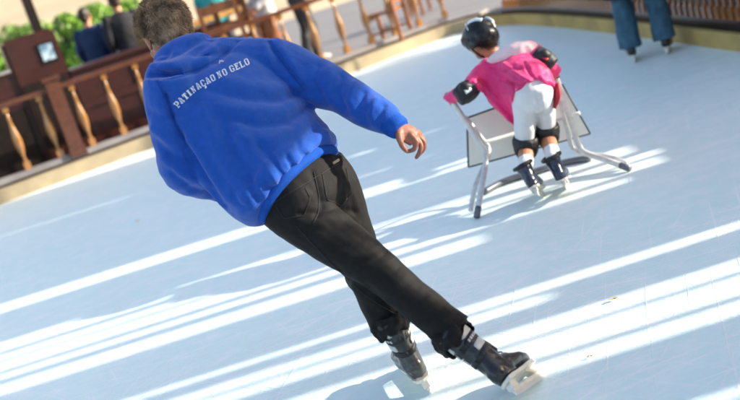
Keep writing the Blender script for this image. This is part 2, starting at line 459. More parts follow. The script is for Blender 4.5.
for z in (.5, 4.45):
    b = Buf(); b.box((XS + .06, 4.6 if z < 1 else 4.0, z), (.06, 15.4 if z < 1 else 14.0, .1)); part('batten', b, M['darkwood'], scr)

# ------------------------------------------------------------------ figures
def head_shape(b, Mh, s=1.0):
    """Mh: x forward (face), y left, z up, origin at the middle of the head"""
    t = Buf()
    t.ell((-.012, 0, .03), (.098, .077, .088)); t.ell((.03, 0, -.03), (.062, .062, .085))
    t.ell((.045, 0, -.085), (.045, .045, .03)); t.ell((.083, 0, -.005), (.016, .014, .022)); t.ell((.096, 0, -.018), (.014, .015, .011))
    t.ell((.078, 0, .032), (.016, .05, .010)); t.ell((.076, 0, -.052), (.016, .024, .007)); t.ell((.074, 0, -.064), (.016, .02, .007))
    for y in (-1, 1):
        t.ell((.058, .04 * y, -.02), (.025, .022, .022)); t.ell((.072, .032 * y, .012), (.014, .014, .010))
        t.ell((-.005, .080 * y, -.005), (.020, .009, .033), Matrix.Rotation(-.25 * y, 3, 'Z')); t.ell((.002, .079 * y, -.03), (.010, .008, .013))
    t.xf(Mh @ Matrix.Scale(s, 4)); b.add(t.v, t.f)
def hand_shape(b, wrist, d, nrm, thumb, s=1.0, curl=.5):
    """d: wrist to knuckles, nrm: palm side, thumb: side on which the thumb sits"""
    d = V(d).normalized(); nrm = V(nrm); nrm = (nrm - d * nrm.dot(d)).normalized(); th = d.cross(nrm)
    if th.dot(V(thumb)) < 0: th = -th
    w = V(wrist)
    b.loft([(w, .026 * s, .019 * s), (w + d * .045 * s, .036 * s, .016 * s), (w + d * .088 * s, .040 * s, .013 * s)], th, 14)
    for k, (o, l) in enumerate(((.030, .072), (.010, .080), (-.011, .074), (-.030, .058))):
        p = w + d * .084 * s + th * o * s; pts = [p - d * .02 * s]; q = p; dd = d
        for j, f in enumerate((.45, .32, .25)):
            pts.append(q); R = Quaternion(d.cross(nrm), curl * (.6 + .35 * j + .08 * k)); dd = R @ dd; q = q + dd * l * f * s
        pts.append(q)
        b.caps(pts, [.009 * s, .009 * s, .0085 * s, .0078 * s, .0068 * s], th, 10)
    p = w + d * .025 * s + th * .028 * s
    b.caps([p - th * .01 * s, p + th * .016 * s + d * .02 * s + nrm * .008 * s, p + th * .022 * s + d * .046 * s + nrm * .018 * s, p + th * .014 * s + d * .066 * s + nrm * .024 * s], [.012 * s, .0115 * s, .0095 * s, .008 * s], nrm, 10)

def skate(root, contact, up, fwd, s=1.0, shell='boot', keep_up=False, clasp=True, lean=0.0, label=None, zt=.155):
    """contact: the point of the ice under the ankle"""
    Mx = frame(up, fwd, contact, keep_up) @ Matrix.Translation((0, 0, .15 * s)) @ Matrix.Scale(s, 4)
    t = Buf()
    t.loft([((-.012 + lean * .2, 0, zt), .058, .050), ((-.015 + lean * .1, 0, zt * .65), .056, .048), ((-.012, 0, zt * .26), .054, .043), ((-.012, 0, -.02), .058, .040), ((-.014, 0, -.082), .060, .038)], (1, 0, 0), 20)
    t.loft([((-.05, 0, -.055), .036, .030, (0, 1, 0)), ((.02, 0, -.038), .041, .044, (0, 1, 0)), ((.08, 0, -.048), .047, .036, (0, 1, 0)), ((.135, 0, -.056), .047, .029, (0, 1, 0)), ((.175, 0, -.062), .036, .022, (0, 1, 0))], (0, 1, 0), 20)
    t.ell((.172, 0, -.062), (.030, .037, .023)); t.ell((-.055, 0, -.045), (.024, .030, .034))
    t.loft([((.030, 0, zt + .01), .012, .036), ((.040, 0, zt * .55), .014, .034), ((.060, 0, .01), .013, .032)], (1, 0, 0), 14)
    t.xf(Mx); me = remesh(t, 'skate', .005 * s if s > .8 else .006 * s, 4)
    ripple(me, .002 * s, 45 / s)
    root_part = link('skate', me, M[shell], root)
    if label: root_part['label'] = label
    def sub(n, bf, m, sm=False, bev=0): bf.xf(Mx); return part(n, bf, M[m], root_part, sm, bev)
    # sole plate and blade holder
    def outline(w):
        return [(-.078, 0), (-.07, .024), (-.045, .031), (0, .030), (.05, .034), (.1, .042), (.14, .043), (.175, .034), (.200, 0)]
    pts = outline(1); full = pts + [(x, -y) for x, y in reversed(pts[1:-1])]
    t = Buf(); n = len(full)
    t.add([(x, y, -.098) for x, y in full] + [(x * 1.01, y * 1.04, -.086) for x, y in full],
          [tuple(reversed(range(n))), tuple(range(n, 2 * n))] + [(i, (i + 1) % n, n + (i + 1) % n, n + i) for i in range(n)])
    sub('sole', t, 'holder')
    t = Buf()
    def prism(poly, y0):
        m_ = len(poly); t.add([(x, -y0, z) for x, z in poly] + [(x, y0, z) for x, z in poly], [tuple(range(m_)), tuple(reversed(range(m_, 2 * m_)))] + [(i, m_ + i, m_ + (i + 1) % m_, (i + 1) % m_) for i in range(m_)])
    prism([(-.068, -.098), (-.012, -.098), (-.030, -.110), (-.036, -.122), (-.085, -.122), (-.080, -.110)], .012)
    prism([(.098, -.098), (.180, -.098), (.198, -.110), (.205, -.122), (.135, -.122), (.122, -.110)], .012)
    prism([(-.088, -.1215), (.208, -.1215), (.205, -.133), (-.085, -.133)], .0055)
    sub('blade_holder', t, 'holder')
    t = Buf()
    prism([(-.092, -.1325), (.212, -.1325), (.214, -.143), (.200, -.1495), (.15, -.1505), (-.05, -.1505), (-.083, -.148), (-.093, -.142)], .002)
    sub('blade', t, 'steel')
    # padded collar
    t = Buf(); t.loft([((-.012 + .060 * math.cos(a), .054 * math.sin(a), zt + .003 + .010 * math.cos(a)), .020 if clasp else .012, .012) for a in [2 * PI * i / 12 for i in range(12)]], (0, 0, 1), 10, 3, closed=True)
    sub('padded_collar', t, 'black', True)
    if clasp:
        def shell_patch(nm, a0, a1, z0, z1, m, lift=.0, th=.0022, parent_=None):
            """a curved plate lying on the boot shaft"""
            n = 10; vs = []; fs = []
            for lay in (0, th):
                for i in range(n + 1):
                    a = math.radians(a0 + (a1 - a0) * i / n)
                    for z in (z0, (z0 + z1) / 2, z1):
                        rx = np.interp(z, (-.02, .04, .10, .155), (.058, .054, .056, .058)) - .0005 + lift + lay; ry = np.interp(z, (-.02, .04, .10, .155), (.040, .043, .048, .050)) - .0005 + lift + lay
                        sq_ = .75 + .25 * math.sin(PI * i / n) ** .4
                        zz = (z0 + z1) / 2 + (z - (z0 + z1) / 2) * sq_
                        vs.append((-.0125 + rx * math.cos(a), ry * math.sin(a), zz + .012 * math.cos(a)))
            k = 3 * (n + 1)
            for i in range(n):
                for j in range(2):
                    q = i * 3 + j; fs.append((q, q + 1, q + 4, q + 3)); fs.append((k + q, k + q + 3, k + q + 4, k + q + 1))
                for q in (i * 3, i * 3 + 2): fs.append((q, q + 3, k + q + 3, k + q))
            for q0 in (0, n * 3): fs += [(q0, q0 + 1, k + q0 + 1, k + q0), (q0 + 1, q0 + 2, k + q0 + 2, k + q0 + 1)]
            t = Buf(); t.add(vs, fs); return sub(nm, t, m, True)
        shell_patch('strap', -178, 178, .078, .106, 'black', .001)
        shell_patch('strap', -178, 178, .020, .044, 'black', .001)
        for sg in (1, -1):
            shell_patch('buckle', 52 * sg, 150 * sg, .108, .148, 'buckle', .0012)
            shell_patch('ankle_panel', 60 * sg, 140 * sg, .046, .074, 'buckle', .0008)
            for q in range(5):
                shell_patch('strap_mark', (78 + 13 * q) * sg, (87 + 13 * q) * sg, .087, .098, 'buckle', .0034, .0008)
    # lacing over the instep
    t = Buf()
    for k in range(5):
        x, z = .052 + .020 * k, .022 - .011 * k
        t.tube([(x - .004, -.026, z - .016), (x + .002, -.012, z - .003), (x + .006, .012, z - .003), (x + .004, .026, z - .016)], .0026, 6, 3)
    t.tube([(.055, .004, .022), (.072, .018, .052), (.095, .022, .050), (.088, .016, .022), (.062, .004, .018)], .0024, 6, 5)
    sub('lace', t, 'black', True)
    return root_part

def hair_strands(b, Mh, n, ln, w, test, s=1.0, seed=1, c=(-.014, 0, .034), r=(.108, .087, .097), droop=.6, jit=.4):
    rr = random.Random(seed); c = V(c)
    k = 0
    while k < n:
        z = rr.uniform(-1, 1); a = rr.uniform(0, 2 * PI); q = math.sqrt(1 - z * z)
        u = V((q * math.cos(a), q * math.sin(a), z))
        p = V((u.x * r[0], u.y * r[1], u.z * r[2])) + c
        if not test(p): continue
        k += 1
        nrm = V((u.x / r[0], u.y / r[1], u.z / r[2])).normalized()
        flow = V((-.6, 0, -.9)) - nrm * V((-.6, 0, -.9)).dot(nrm)
        d1 = (nrm + flow * droop + V((rr.gauss(0, jit), rr.gauss(0, jit), rr.gauss(0, jit)))).normalized()
        d2 = (d1 + flow * .5 + V((rr.gauss(0, jit), rr.gauss(0, jit), rr.gauss(0, jit)))).normalized()
        L_ = ln * rr.uniform(.55, 1.25); t = d1.orthogonal().normalized(); t2 = d1.cross(t)
        a0 = p - nrm * .006; m_ = p + d1 * L_ * .5; e = m_ + d2 * L_ * .5
        vs = [a0 + t * w, a0 - t * w * .5 + t2 * w * .87, a0 - t * w * .5 - t2 * w * .87, m_ + t * w * .8, m_ - t * w * .4 + t2 * w * .7, m_ - t * w * .4 - t2 * w * .7, e]
        b.add([Mh @ (v * s) for v in vs], [(0, 1, 4, 3), (1, 2, 5, 4), (2, 0, 3, 5), (3, 4, 6), (4, 5, 6), (5, 3, 6)])

#---MAN---
def build_man():
    cR = G(424, 386); ftR = V((-.18, .98, 0)).normalized(); upR = V((-.20, .2, .95)); upR = (upR - ftR * upR.dot(ftR)).normalized()
    base = (cR + G(514, 384)) / 2
    root = thing('person', (base.x, base.y, 0), 'large skater seen from behind in royal blue hoodie and dark trousers leaning left', 'person')
    hd, nk, c7 = P(167, 35.5, 3.80), P(184, 53, 3.74), P(196, 66, 3.69)
    ch, wa, pe = P(229, 112, 3.62), P(278, 168, 3.54), P(306, 196, 3.50)
    sR, eR, wR = P(282, 66, 3.74), P(343, 94, 3.63), P(394, 125, 3.48)
    sL, eL, wL = P(172, 92, 3.54), P(186, 168, 3.54), P(250, 192, 3.78)
    hR, kR, aR = P(330, 184, 3.60), P(362, 262, 3.66), cR + upR * .255
    hL, kL = P(288, 206, 3.44), P(376, 268, 3.30)
    ftL = V((.445, .85, -.31)).normalized(); upL = V((-.62, .40, .68)); upL = (upL - ftL * upL.dot(ftL)).normalized()
    cL = G(543, 379) - ftL * .175 + V((0, 0, .002)); aL = cL + upL * .255
    shw = (sR - sL).normalized()
    back = V((.34, -.94, 0))
    # ---- body
    b = Buf()
    up_h = (hd - nk).normalized()
    EYm = EY
    hup = (EX * -.50 + EY * .80 + FW * .30).normalized(); hfw = (FW * .88 + EX * -.46 - EY * .34).normalized()
    Mh = frame(hup, hfw, hd)
    head_shape(b, Mh, 1.04)
    b.loft([(hd - hup * .04 - hfw * .02, .058, .058), (nk, .056, .056), (c7, .075, .06)], shw)
    b.loft([(c7, .075, .055), (c7.lerp(ch, .3), .16, .085), (ch, .17, .11), (wa, .15, .105), (pe, .13, .095), (pe.lerp((kR + kL) / 2, .12), .10, .08)], shw, 22)
    for s_, e_, w_ in ((sR, eR, wR), (sL, eL, wL)): b.caps([s_, s_.lerp(e_, .5), e_, e_.lerp(w_, .4), w_], [.048, .046, .04, .038, .028])
    for h_, k_, a_ in ((hR, kR, aR), (hL, kL, aL)): b.caps([h_, h_.lerp(k_, .5), k_, k_.lerp(a_, .35), a_], [.066, .062, .050, .046, .028])
    # right hand, relaxed with the fingers curling down
    def Q(x, y, Y): return P(x, y, Y + .10)
    b.loft([(Q(393, 124.5, 3.385), .031, .024), (Q(400, 129, 3.37), .033, .022), (Q(408, 134, 3.36), .040, .020), (Q(415, 138.5, 3.355), .038, .017)], (Q(398, 134, 3.36) - Q(408, 124, 3.40)), 16)
    b.caps([Q(411, 135, 3.340), Q(416.5, 142.0, 3.325), Q(413.5, 149.5, 3.325), Q(407.0, 151.5, 3.335)], [.0105, .0100, .0088, .0078])
    b.caps([Q(414.5, 136, 3.358), Q(421, 145, 3.345), Q(419.5, 152.5, 3.340), Q(416.5, 157.5, 3.345)], [.0108, .0102, .0090, .0078])
    b.caps([Q(417, 134.5, 3.378), Q(424, 142.5, 3.372), Q(423.0, 149.5, 3.368), Q(419.5, 154, 3.37)], [.0105, .0098, .0088, .0076])
    b.caps([Q(417.5, 132.5, 3.398), Q(423.5, 138.5, 3.398), Q(423.5, 144.0, 3.395), Q(421.0, 148.0, 3.392)], [.0098, .0088, .0078, .0068])
    b.caps([Q(399, 131, 3.352), Q(399.5, 138.5, 3.325), Q(402.5, 146, 3.315), Q(406.0, 150.5, 3.318)], [.0150, .0125, .0102, .0088])
    for x, y, Y in ((411, 135, 3.340), (414.5, 136, 3.354), (417, 134.5, 3.372), (417.5, 132.5, 3.392)): b.ell(Q(x, y, Y), .0125)
    dl = (wL - eL).normalized(); hand_shape(b, wL, dl, (.3, .6, -.4), (0, 0, 1), 1.0, .7)
    me = remesh(b, 'body', .0042, 3)
    ripple(me, .0012, 60)
    body = link('body', me, M['skin'], root)
    for y in (-1, 1):
        b = Buf(); b.ell((.074, .033 * y, .012), (.013, .013, .011)); b.xf(Mh @ Matrix.Scale(1.04, 4)); part('eye', b, M['eye'], root, True)
    # ---- hair
    b = Buf(); b.ell((-.022, 0, .034), (.103, .086, .096), None, 24, 14); b.ell((-.050, 0, -.025), (.060, .066, .060)); b.xf(Mh @ Matrix.Scale(1.04, 4))
    me = remesh(b, 'hair', .006, 4); ripple(me, .006, 35); ripple(me, .003, 90)
    hr = link('hair', me, M['hair'], root)
    b = Buf()
    test = lambda p: (p.z > -.02 if p.x < -.02 else p.z > .004 + (p.x + .02) * .7 if p.x < .03 else p.z > .055 + p.x * .4) and not (abs(p.y) > .068 and p.z < -.008 and p.x > -.005)
    hair_strands(b, Mh, 11000, .025, .0012, test, 1.04, 3, jit=.28, droop=.8)
    hair_strands(b, Mh, 2500, .016, .0009, lambda p: p.z < .01 and p.x < -.015, 1.04, 5, c=(-.050, 0, -.025), r=(.062, .068, .062), droop=1.4, jit=.2)
    part('strands', b, M['hair'], hr)
    # ---- hoodie
    b = Buf()
    hemc = P(297, 183, 3.50)
    b.loft([(c7 + (c7 - ch) * .02, .085, .060), (c7.lerp(ch, .22), .200, .120), (c7.lerp(ch, .5), .238, .148), (ch, .250, .166), (ch.lerp(wa, .45), .254, .174),
            (wa, .258, .180), (wa.lerp(hemc, .62), .252, .180), (hemc, .222, .158)], shw, 30, 4)
    def sleeve(s_, e_, w_, r, bend=(0, 0, 0)):
        bd = V(bend)
        b.loft([(s_ - (e_ - s_) * .22, r[0] * .9, r[0] * .9), (s_, r[0], r[0]), (s_.lerp(e_, .35), r[1], r[1]), (s_.lerp(e_, .75), r[2], r[2]), (e_ + bd, r[3], r[3]), (e_.lerp(w_, .4), r[4], r[4]), (e_.lerp(w_, .82), r[5], r[5]), (w_, r[6], r[6])], shw, 20, 4)
    sleeve(sR, eR, wR, (.098, .098, .088, .076, .068, .058, .043))
    sleeve(sL, eL, wL, (.100, .104, .100, .094, .085, .065, .042))
    # shoulder yoke
    b.loft([(sL.lerp(c7, .1), .098, .095), (sL.lerp(c7, .55), .105, .09), (c7 + back * .01, .105, .09), (sR.lerp(c7, .5), .105, .09), (sR.lerp(c7, .1), .098, .095)], (0, 0, 1), 16)
    b.ell(P(165, 79, 3.60), (.072, .075, .075)); b.ell(P(170, 72, 3.63), (.07, .07, .07))
    # hood lying on the back, collar round the neck
    nf = nk + hfw * .09
    upn = (nk - c7).normalized(); sd = shw
    cen = nk.lerp(c7, .42)
    hoodpts = []
    for k in range(13):
        a = math.radians(-205 + 230 * k / 12)       # from the front right round the back to the front left
        a = math.radians(25 - 230 * k / 12)
        r_ = .088
        hoodpts.append((cen + sd * (r_ * 1.05 * math.cos(a)) + (-hfw) * (-r_ * math.sin(a)) + upn * (.016 - .012 * math.sin(a)), .046, .032))
    b.loft(hoodpts, upn, 14, 3)
    b.loft([(c7.lerp(ch, .02) + sd * -.11 + back * .06, .045, .03), (c7.lerp(ch, .22) + back * .115, .075, .04), (c7.lerp(ch, .06) + sd * .10 + back * .07, .045, .03)], (c7 - ch), 16, 4)
    me = remesh(b, 'hoodie', .0052, 9)
    ripple(me, .008, 6, (1, 1, 1), 2); ripple(me, .003, 17, (1, 1, 1), 5)
    F = [
        # hood edge and seam
        ([(152, 74), (172, 76), (196, 70), (216, 60), (232, 46), (240, 36)], 2.6, -.012), ([(153, 66), (172, 66), (194, 60), (212, 50)], 4.0, .010), ([(157, 60), (180, 52), (203, 38), (214, 33)], 2.4, -.010),
        ([(216, 34), (207, 44), (195, 56)], 3, -.007), ([(224, 36), (219, 46), (208, 60)], 3, .006),
        # armhole seam right
        ([(272, 48), (278, 56), (288, 70), (303, 88)], 2.2, -.008), ([(275, 38), (286, 55), (300, 76)], 3.5, .007), ([(262, 42), (268, 56), (280, 76)], 3.5, .006),
        # armpit folds sweeping down to the left
        ([(300, 84), (278, 88), (252, 86), (226, 80)], 4.5, .008), ([(302, 92), (276, 100), (246, 98), (210, 90)], 3.5, -.008),
        ([(306, 98), (284, 110), (254, 112), (220, 106)], 4.5, .010), ([(308, 106), (288, 122), (262, 126), (232, 120)], 3.2, -.008),
        ([(312, 112), (296, 130), (272, 140), (240, 138)], 4.2, .009), ([(318, 122), (306, 144), (288, 158)], 3.4, -.007),
        # left sleeve against the torso
        ([(166, 96), (174, 120), (189, 152), (209, 186), (223, 208)], 3.0, -.020), ([(180, 122), (192, 146), (210, 172), (228, 198)], 4.5, .010),
        ([(150, 112), (164, 118), (180, 116)], 3.2, -.007), ([(152, 128), (168, 140), (186, 142)], 3.4, .008), ([(156, 142), (172, 156), (192, 160)], 3.0, -.008), ([(164, 158), (180, 174), (202, 182)], 3.4, .008), ([(172, 172), (190, 188), (212, 196)], 2.8, -.008),
        # long folds down the back
        ([(204, 112), (216, 146), (236, 184), (248, 206)], 5.0, .008), ([(220, 118), (236, 150), (254, 182)], 4.0, -.008), ([(238, 128), (256, 156), (272, 178)], 4.5, .008), ([(256, 140), (272, 160), (284, 172)], 3.2, -.006),
        # right sleeve wrinkles
        ([(318, 66), (314, 82), (320, 94)], 3, -.008), ([(330, 70), (327, 88), (332, 102)], 3, .007), ([(342, 76), (338, 94), (344, 108)], 2.6, -.009), ([(354, 84), (349, 100), (354, 114)], 2.8, .008), ([(364, 92), (360, 106), (364, 120)], 2.4, -.008), ([(376, 100), (371, 112), (374, 124)], 2.4, .007), ([(384, 106), (379, 118), (382, 128)], 2.0, -.007),
    ]
    # gathers above the hem
    hem = [(236, 220), (252, 208), (270, 196), (288, 185), (306, 173), (324, 161), (342, 149)]
    rr = random.Random(4)
    for k in range(17):
        t = min(len(hem) - 1.001, max(0, (k + rr.uniform(-.35, .35)) / 16 * (len(hem) - 1.001))); i = int(t); x = hem[i][0] + (hem[i + 1][0] - hem[i][0]) * (t - i); y = hem[i][1] + (hem[i + 1][1] - hem[i][1]) * (t - i)
        ln = rr.uniform(12, 30); dx = rr.uniform(-.75, -.25)
        F.append(([(x - 2, y - 3), (x - 3 + dx * ln * .5, y - ln * .5), (x - 4 + dx * ln * .8, y - ln)], rr.uniform(1.5, 3.2), rr.uniform(.35, 1.0) * (.0055 if k % 2 else -.007)))
    F.append(([(x - 3, y - 6) for x, y in hem], 2.0, -.004))
    fold(me, [(p_, s_, a_ * 1.2) for p_, s_, a_ in F])
    hd_o = link('hoodie', me, M['blue'], root)
    hdir = (hemc - wa).normalized(); hp = []
    b = Buf(); b.loft([(hemc - hdir * .012, .206, .143), (hemc + hdir * .002, .212, .148), (hemc + hdir * .016, .211, .147), (hemc + hdir * .026, .202, .140)], shw, 48, 3)
    bm_ = b.mesh('hem_band'); ripple(bm_, .006, 10, seed=4); link('hem_band', bm_, M['bluerib'], hd_o)
    # ribbed cuff and hem band
    b = Buf(); dR = (wR - eR).normalized()
    b.loft([(wR - dR * .022, .0445, .0445), (wR - dR * .002, .046, .046), (wR + dR * .024, .044, .042), (wR + dR * .034, .037, .035)], shw, 24, 3); part('cuff', b, M['bluerib'], hd_o, True)
    b = Buf(); dL = (wL - eL).normalized(); b.loft([(wL - dL * .02, .043, .043), (wL + dL * .03, .039, .039)], shw, 20); part('cuff', b, M['bluerib'], hd_o, True)
    # ---- chest-wide print on the back
    bm = bmesh.new(); bm.from_mesh(me); bvh = BVHTree.FromBMesh(bm); bm.free()
    GL = {'P': ['######.', '##..###', '.#...##', '.#..###', '.#####.', '.#.....', '.#.....', '####...'],
          'A': ['..###..', '..#.#..', '..#.##.', '.##.##.', '.#...#.', '.#####.', '##...##', '###.###'],
          'T': ['#######', '#.###.#', '#.###.#', '..###..', '..###..', '..###..', '..###..', '.#####.'],
          'I': ['.#####.', '..###..', '..###..', '..###..', '..###..', '..###..', '..###..', '.#####.'],
          'N': ['###.###', '.##..#.', '.###.#.', '.#.#.#.', '.#.###.', '.#..##.', '.#..##.', '###..#.'],
          'C': ['.#####.', '##...##', '##....#', '##.....', '##.....', '##....#', '##...##', '.#####.', '...##..', '...###.', '..###..'],
          'Z': ['.......', '.......', '.##..#.', '#..##..'],
          'O': ['.#####.', '##...##', '##...##', '##...##', '##...##', '##...##', '##...##', '.#####.'],
          'G': ['.#####.', '##...##', '##....#', '##.....', '##..###', '##...##', '##...##', '.####.#'],
          'E': ['#######', '.##...#', '.##.#..', '.####..', '.##.#..', '.##....', '.##...#', '#######'],
          'L': ['####...', '.##....', '.##....', '.##....', '.##....', '.##....', '.##...#', '#######']}
    seq = [('P', 177.4, 104.2), ('A', 181.0, 100.2), ('T', 185.2, 96.2), ('I', 189.0, 92.8), ('N', 193.2, 89.6), ('A', 198.2, 86.0), ('C', 203.0, 83.2), ('A', 207.8, 80.6), ('O', 212.8, 78.0),
           ('N', 219.4, 74.8), ('O', 224.6, 72.4), ('G', 231.8, 68.8), ('E', 236.8, 66.6), ('L', 241.6, 64.4), ('O', 246.6, 62.0)]
    b = Buf(); vc = {}
    def hit(x, y):
        d = ray(x, y).normalized(); h = bvh.ray_cast(CC, d)
        return None if h[0] is None else h[0] + h[1] * .0016 - d * .0006
    for i, (ch_, x, y) in enumerate(seq):
        p0, p1 = seq[max(0, i - 1)], seq[min(len(seq) - 1, i + 1)]
        a = math.atan2(p1[2] - p0[2], p1[1] - p0[1]); ca, sa = math.cos(a), math.sin(a); wd, ht = 4.3, 6.6
        def cell(rows, oy=0, kx=1, ky=1):
            for r_, row in enumerate(rows):
                for c_, q in enumerate(row):
                    if q != '#': continue
                    vs = []
                    for cx, cy in ((c_, r_ + 1), (c_ + 1, r_ + 1), (c_ + 1, r_), (c_, r_)):
                        lx = (cx / 7 - .5) * wd * kx; ly = (cy / 8 - .5) * ht * ky + oy
                        vs.append(hit(x + lx * ca - ly * sa, y + lx * sa + ly * ca))
                    if None not in vs: b.add(vs, [(0, 1, 2, 3)])
        cell(GL[ch_])
    link('lettering', b.mesh('lettering'), M['print'], hd_o, False); b = Buf()
    # the small mark above the words
    x, y = 221.0, 61.5; ca, sa = .85, -.53
    for r_, row in enumerate(['..##...', '.###.#.', '##.###.', '#....##']):
        for c_, q in enumerate(row):
            if q == '#':
                vs = [hit(x + ((cx / 7 - .5) * 5) * ca - ((cy / 4 - .5) * 3.2) * sa, y + ((cx / 7 - .5) * 5) * sa + ((cy / 4 - .5) * 3.2) * ca) for cx, cy in ((c_, r_ + 1), (c_ + 1, r_ + 1), (c_ + 1, r_), (c_, r_))]
                if None not in vs: b.add(vs, [(0, 1, 2, 3)])
    link('printed_mark', b.mesh('printed_mark'), M['print'], hd_o, False)
    def hsurf(pts, n=8):
        out = []
        for (x0, y0), (x1, y1) in zip(pts[:-1], pts[1:]):
            for k in range(n):
                q = hit(x0 + (x1 - x0) * k / n, y0 + (y1 - y0) * k / n)
                if q is not None: out.append(q)
        return out
    for pts in ([(268, 40), (276, 52), (288, 70), (303, 88)], [(270.5, 40), (278.5, 51), (290.5, 69), (305, 86)], [(156, 80), (166, 100), (174, 122), (188, 150)], [(158, 79.5), (168, 99.5), (176, 121.5), (190, 149.5)], [(154, 73), (174, 75), (197, 69), (217, 59), (233, 46)]):
        q = hsurf(pts)
        if len(q) > 4:
            b = Buf(); b.tube(q, .0011, 6, 1); part('seam', b, M['bluerib'], hd_o, True)
    # ---- trousers
    b = Buf()
    hipw = (hR - hL).normalized()
    b.loft([(wa.lerp(pe, .25), .185, .135), (wa.lerp(pe, .7), .198, .150), (pe, .184, .148), (pe.lerp((kR + kL) / 2, .14), .165, .14), (pe.lerp((kR + kL) / 2, .26), .09, .09)], hipw, 26, 4)
    for h_, k_, a_, r in ((hR, kR, aR, (.104, .097, .086, .079, .078, .076, .084)), (hL, kL, aL, (.108, .102, .088, .076, .068, .068, .079))):
        e_ = a_.lerp(k_, .12)
        tail = [(k_.lerp(e_, .4), r[4], r[4]), (k_.lerp(e_, .8), r[5], r[5]), (e_, r[6], r[6])]
        if h_ is hR: tail = [(k_.lerp(cR + upR * .46, .55), r[4], r[4]), (cR + upR * .46, .068, .068), (cR + upR * .37, .070, .070), (cR + upR * .29, .078, .074)]
        b.loft([(h_ + (h_ - k_) * .28, r[0] * .8, r[0] * .8), (h_, r[0], r[0]), (h_.lerp(k_, .4), r[1], r[1]), (h_.lerp(k_, .75), r[2], r[2]), (k_, r[3], r[3])] + tail, hipw, 20, 4)
    b.ell(pe + back * .06 + hipw * .082, (.085, .08, .10)); b.ell(pe + back * .06 - hipw * .075, (.085, .08, .10))
    me = remesh(b, 'trousers', .0052, 8)
    ripple(me, .005, 9, seed=3); ripple(me, .0018, 25, seed=9)
    F = [([(312, 172), (318, 190), (322, 206), (316, 216)], 2.0, -.012),
         ([(300, 214), (318, 212), (338, 208), (354, 212)], 2.2, -.012), ([(296, 222), (322, 220), (346, 216)], 4, .008), ([(300, 232), (326, 230), (344, 222)], 2.4, -.008),
         ([(322, 240), (342, 236), (360, 226)], 3, .007), ([(334, 250), (352, 246), (366, 234)], 2.2, -.007), ([(340, 262), (360, 256), (378, 248)], 2.6, .008),
         ([(350, 274), (366, 262), (384, 254)], 2.0, -.010), ([(356, 284), (374, 272), (392, 260)], 2.6, .009), ([(364, 292), (382, 280), (398, 268)], 2.0, -.009), ([(374, 300), (392, 290), (406, 276)], 2.6, .008),
         ([(388, 312), (404, 300), (418, 288)], 2.0, -.007), ([(404, 322), (418, 312), (430, 298)], 2.4, .007), ([(418, 334), (430, 322), (442, 308)], 2.0, -.009), ([(426, 340), (438, 328), (450, 314)], 2.2, .010), ([(434, 346), (446, 334), (458, 320)], 1.8, -.010),
         ([(340, 166), (348, 190), (354, 214)], 1.8, -.006), ([(330, 200), (360, 236), (392, 270), (430, 304)], 5, .006), ([(300, 240), (340, 270), (380, 306)], 4, -.005),
         ([(366, 286), (380, 296), (392, 300)], 2, -.008), ([(368, 300), (382, 308), (396, 308)], 2, .007), ([(370, 310), (384, 318), (398, 316)], 1.8, -.008)]
    fold(me, [(p_, s_ * 1.15, a_ * .48) for p_, s_, a_ in F])
    tr = link('trousers', me, M['denim'], root)
    bm = bmesh.new(); bm.from_mesh(me); bvh = BVHTree.FromBMesh(bm); bm.free()
    def surf(pts, n=6):
        out = []
        for (x0, y0), (x1, y1) in zip(pts[:-1], pts[1:]):
            for k in range(n):
                d = ray(x0 + (x1 - x0) * k / n, y0 + (y1 - y0) * k / n).normalized(); h = bvh.ray_cast(CC, d)
                if h[0] is not None: out.append(h[0] + h[1] * .0012)
        return out
    for nm, pts in (('back_pocket', [(322, 172), (327, 200), (341, 205), (351, 194), (345, 163)]), ('back_pocket', [(276, 206), (284, 218), (304, 216), (310, 198), (304, 186)]),
                    ('seam', [(314, 172), (319, 196), (318, 214), (312, 226)]), ('seam', [(296, 226), (330, 262), (366, 296), (420, 330)]), ('waistband', [(270, 205), (292, 192), (318, 176), (342, 161)])):
        q = surf(pts)
        if len(q) > 3:
            b = Buf(); b.tube(q, .0017, 6, 1); part(nm, b, M['stitch'], tr, True)
    q = surf([(333, 163.5), (341, 158.5)], 4)
    b = Buf(); b.loft([(v, .005, .002) for v in q], (0, 0, 1), 8, 2); part('leather_patch', b, M['tan'], tr)
    for c_, u_, f_ in ((cR, upR, ftR), (cL, upL, ftL)):
        Mx = frame(u_, f_, c_); b = Buf()
        b.loft([(Mx @ V((-.012 + .068 * math.cos(a), .062 * math.sin(a), .300 + .012 * math.sin(3 * a))), .034, .012) for a in [2 * PI * i / 18 for i in range(18)]], u_, 12, 4, closed=True)
        cm_ = remesh(b, 'cuff', .005, 2); ripple(cm_, .022, 17, seed=int(abs(u_.x) * 20)); ripple(cm_, .010, 42, seed=3); link('cuff', cm_, M['denim'], tr)
    # ---- skates
    skate(root, cR, upR, ftR, 1.02, 'bootgrey', label='grey and black skate gliding upright')
    skate(root, cL, upL, ftL, 1.02, 'boot', label='black skate tipped over on its edge')
    return root
build_man()
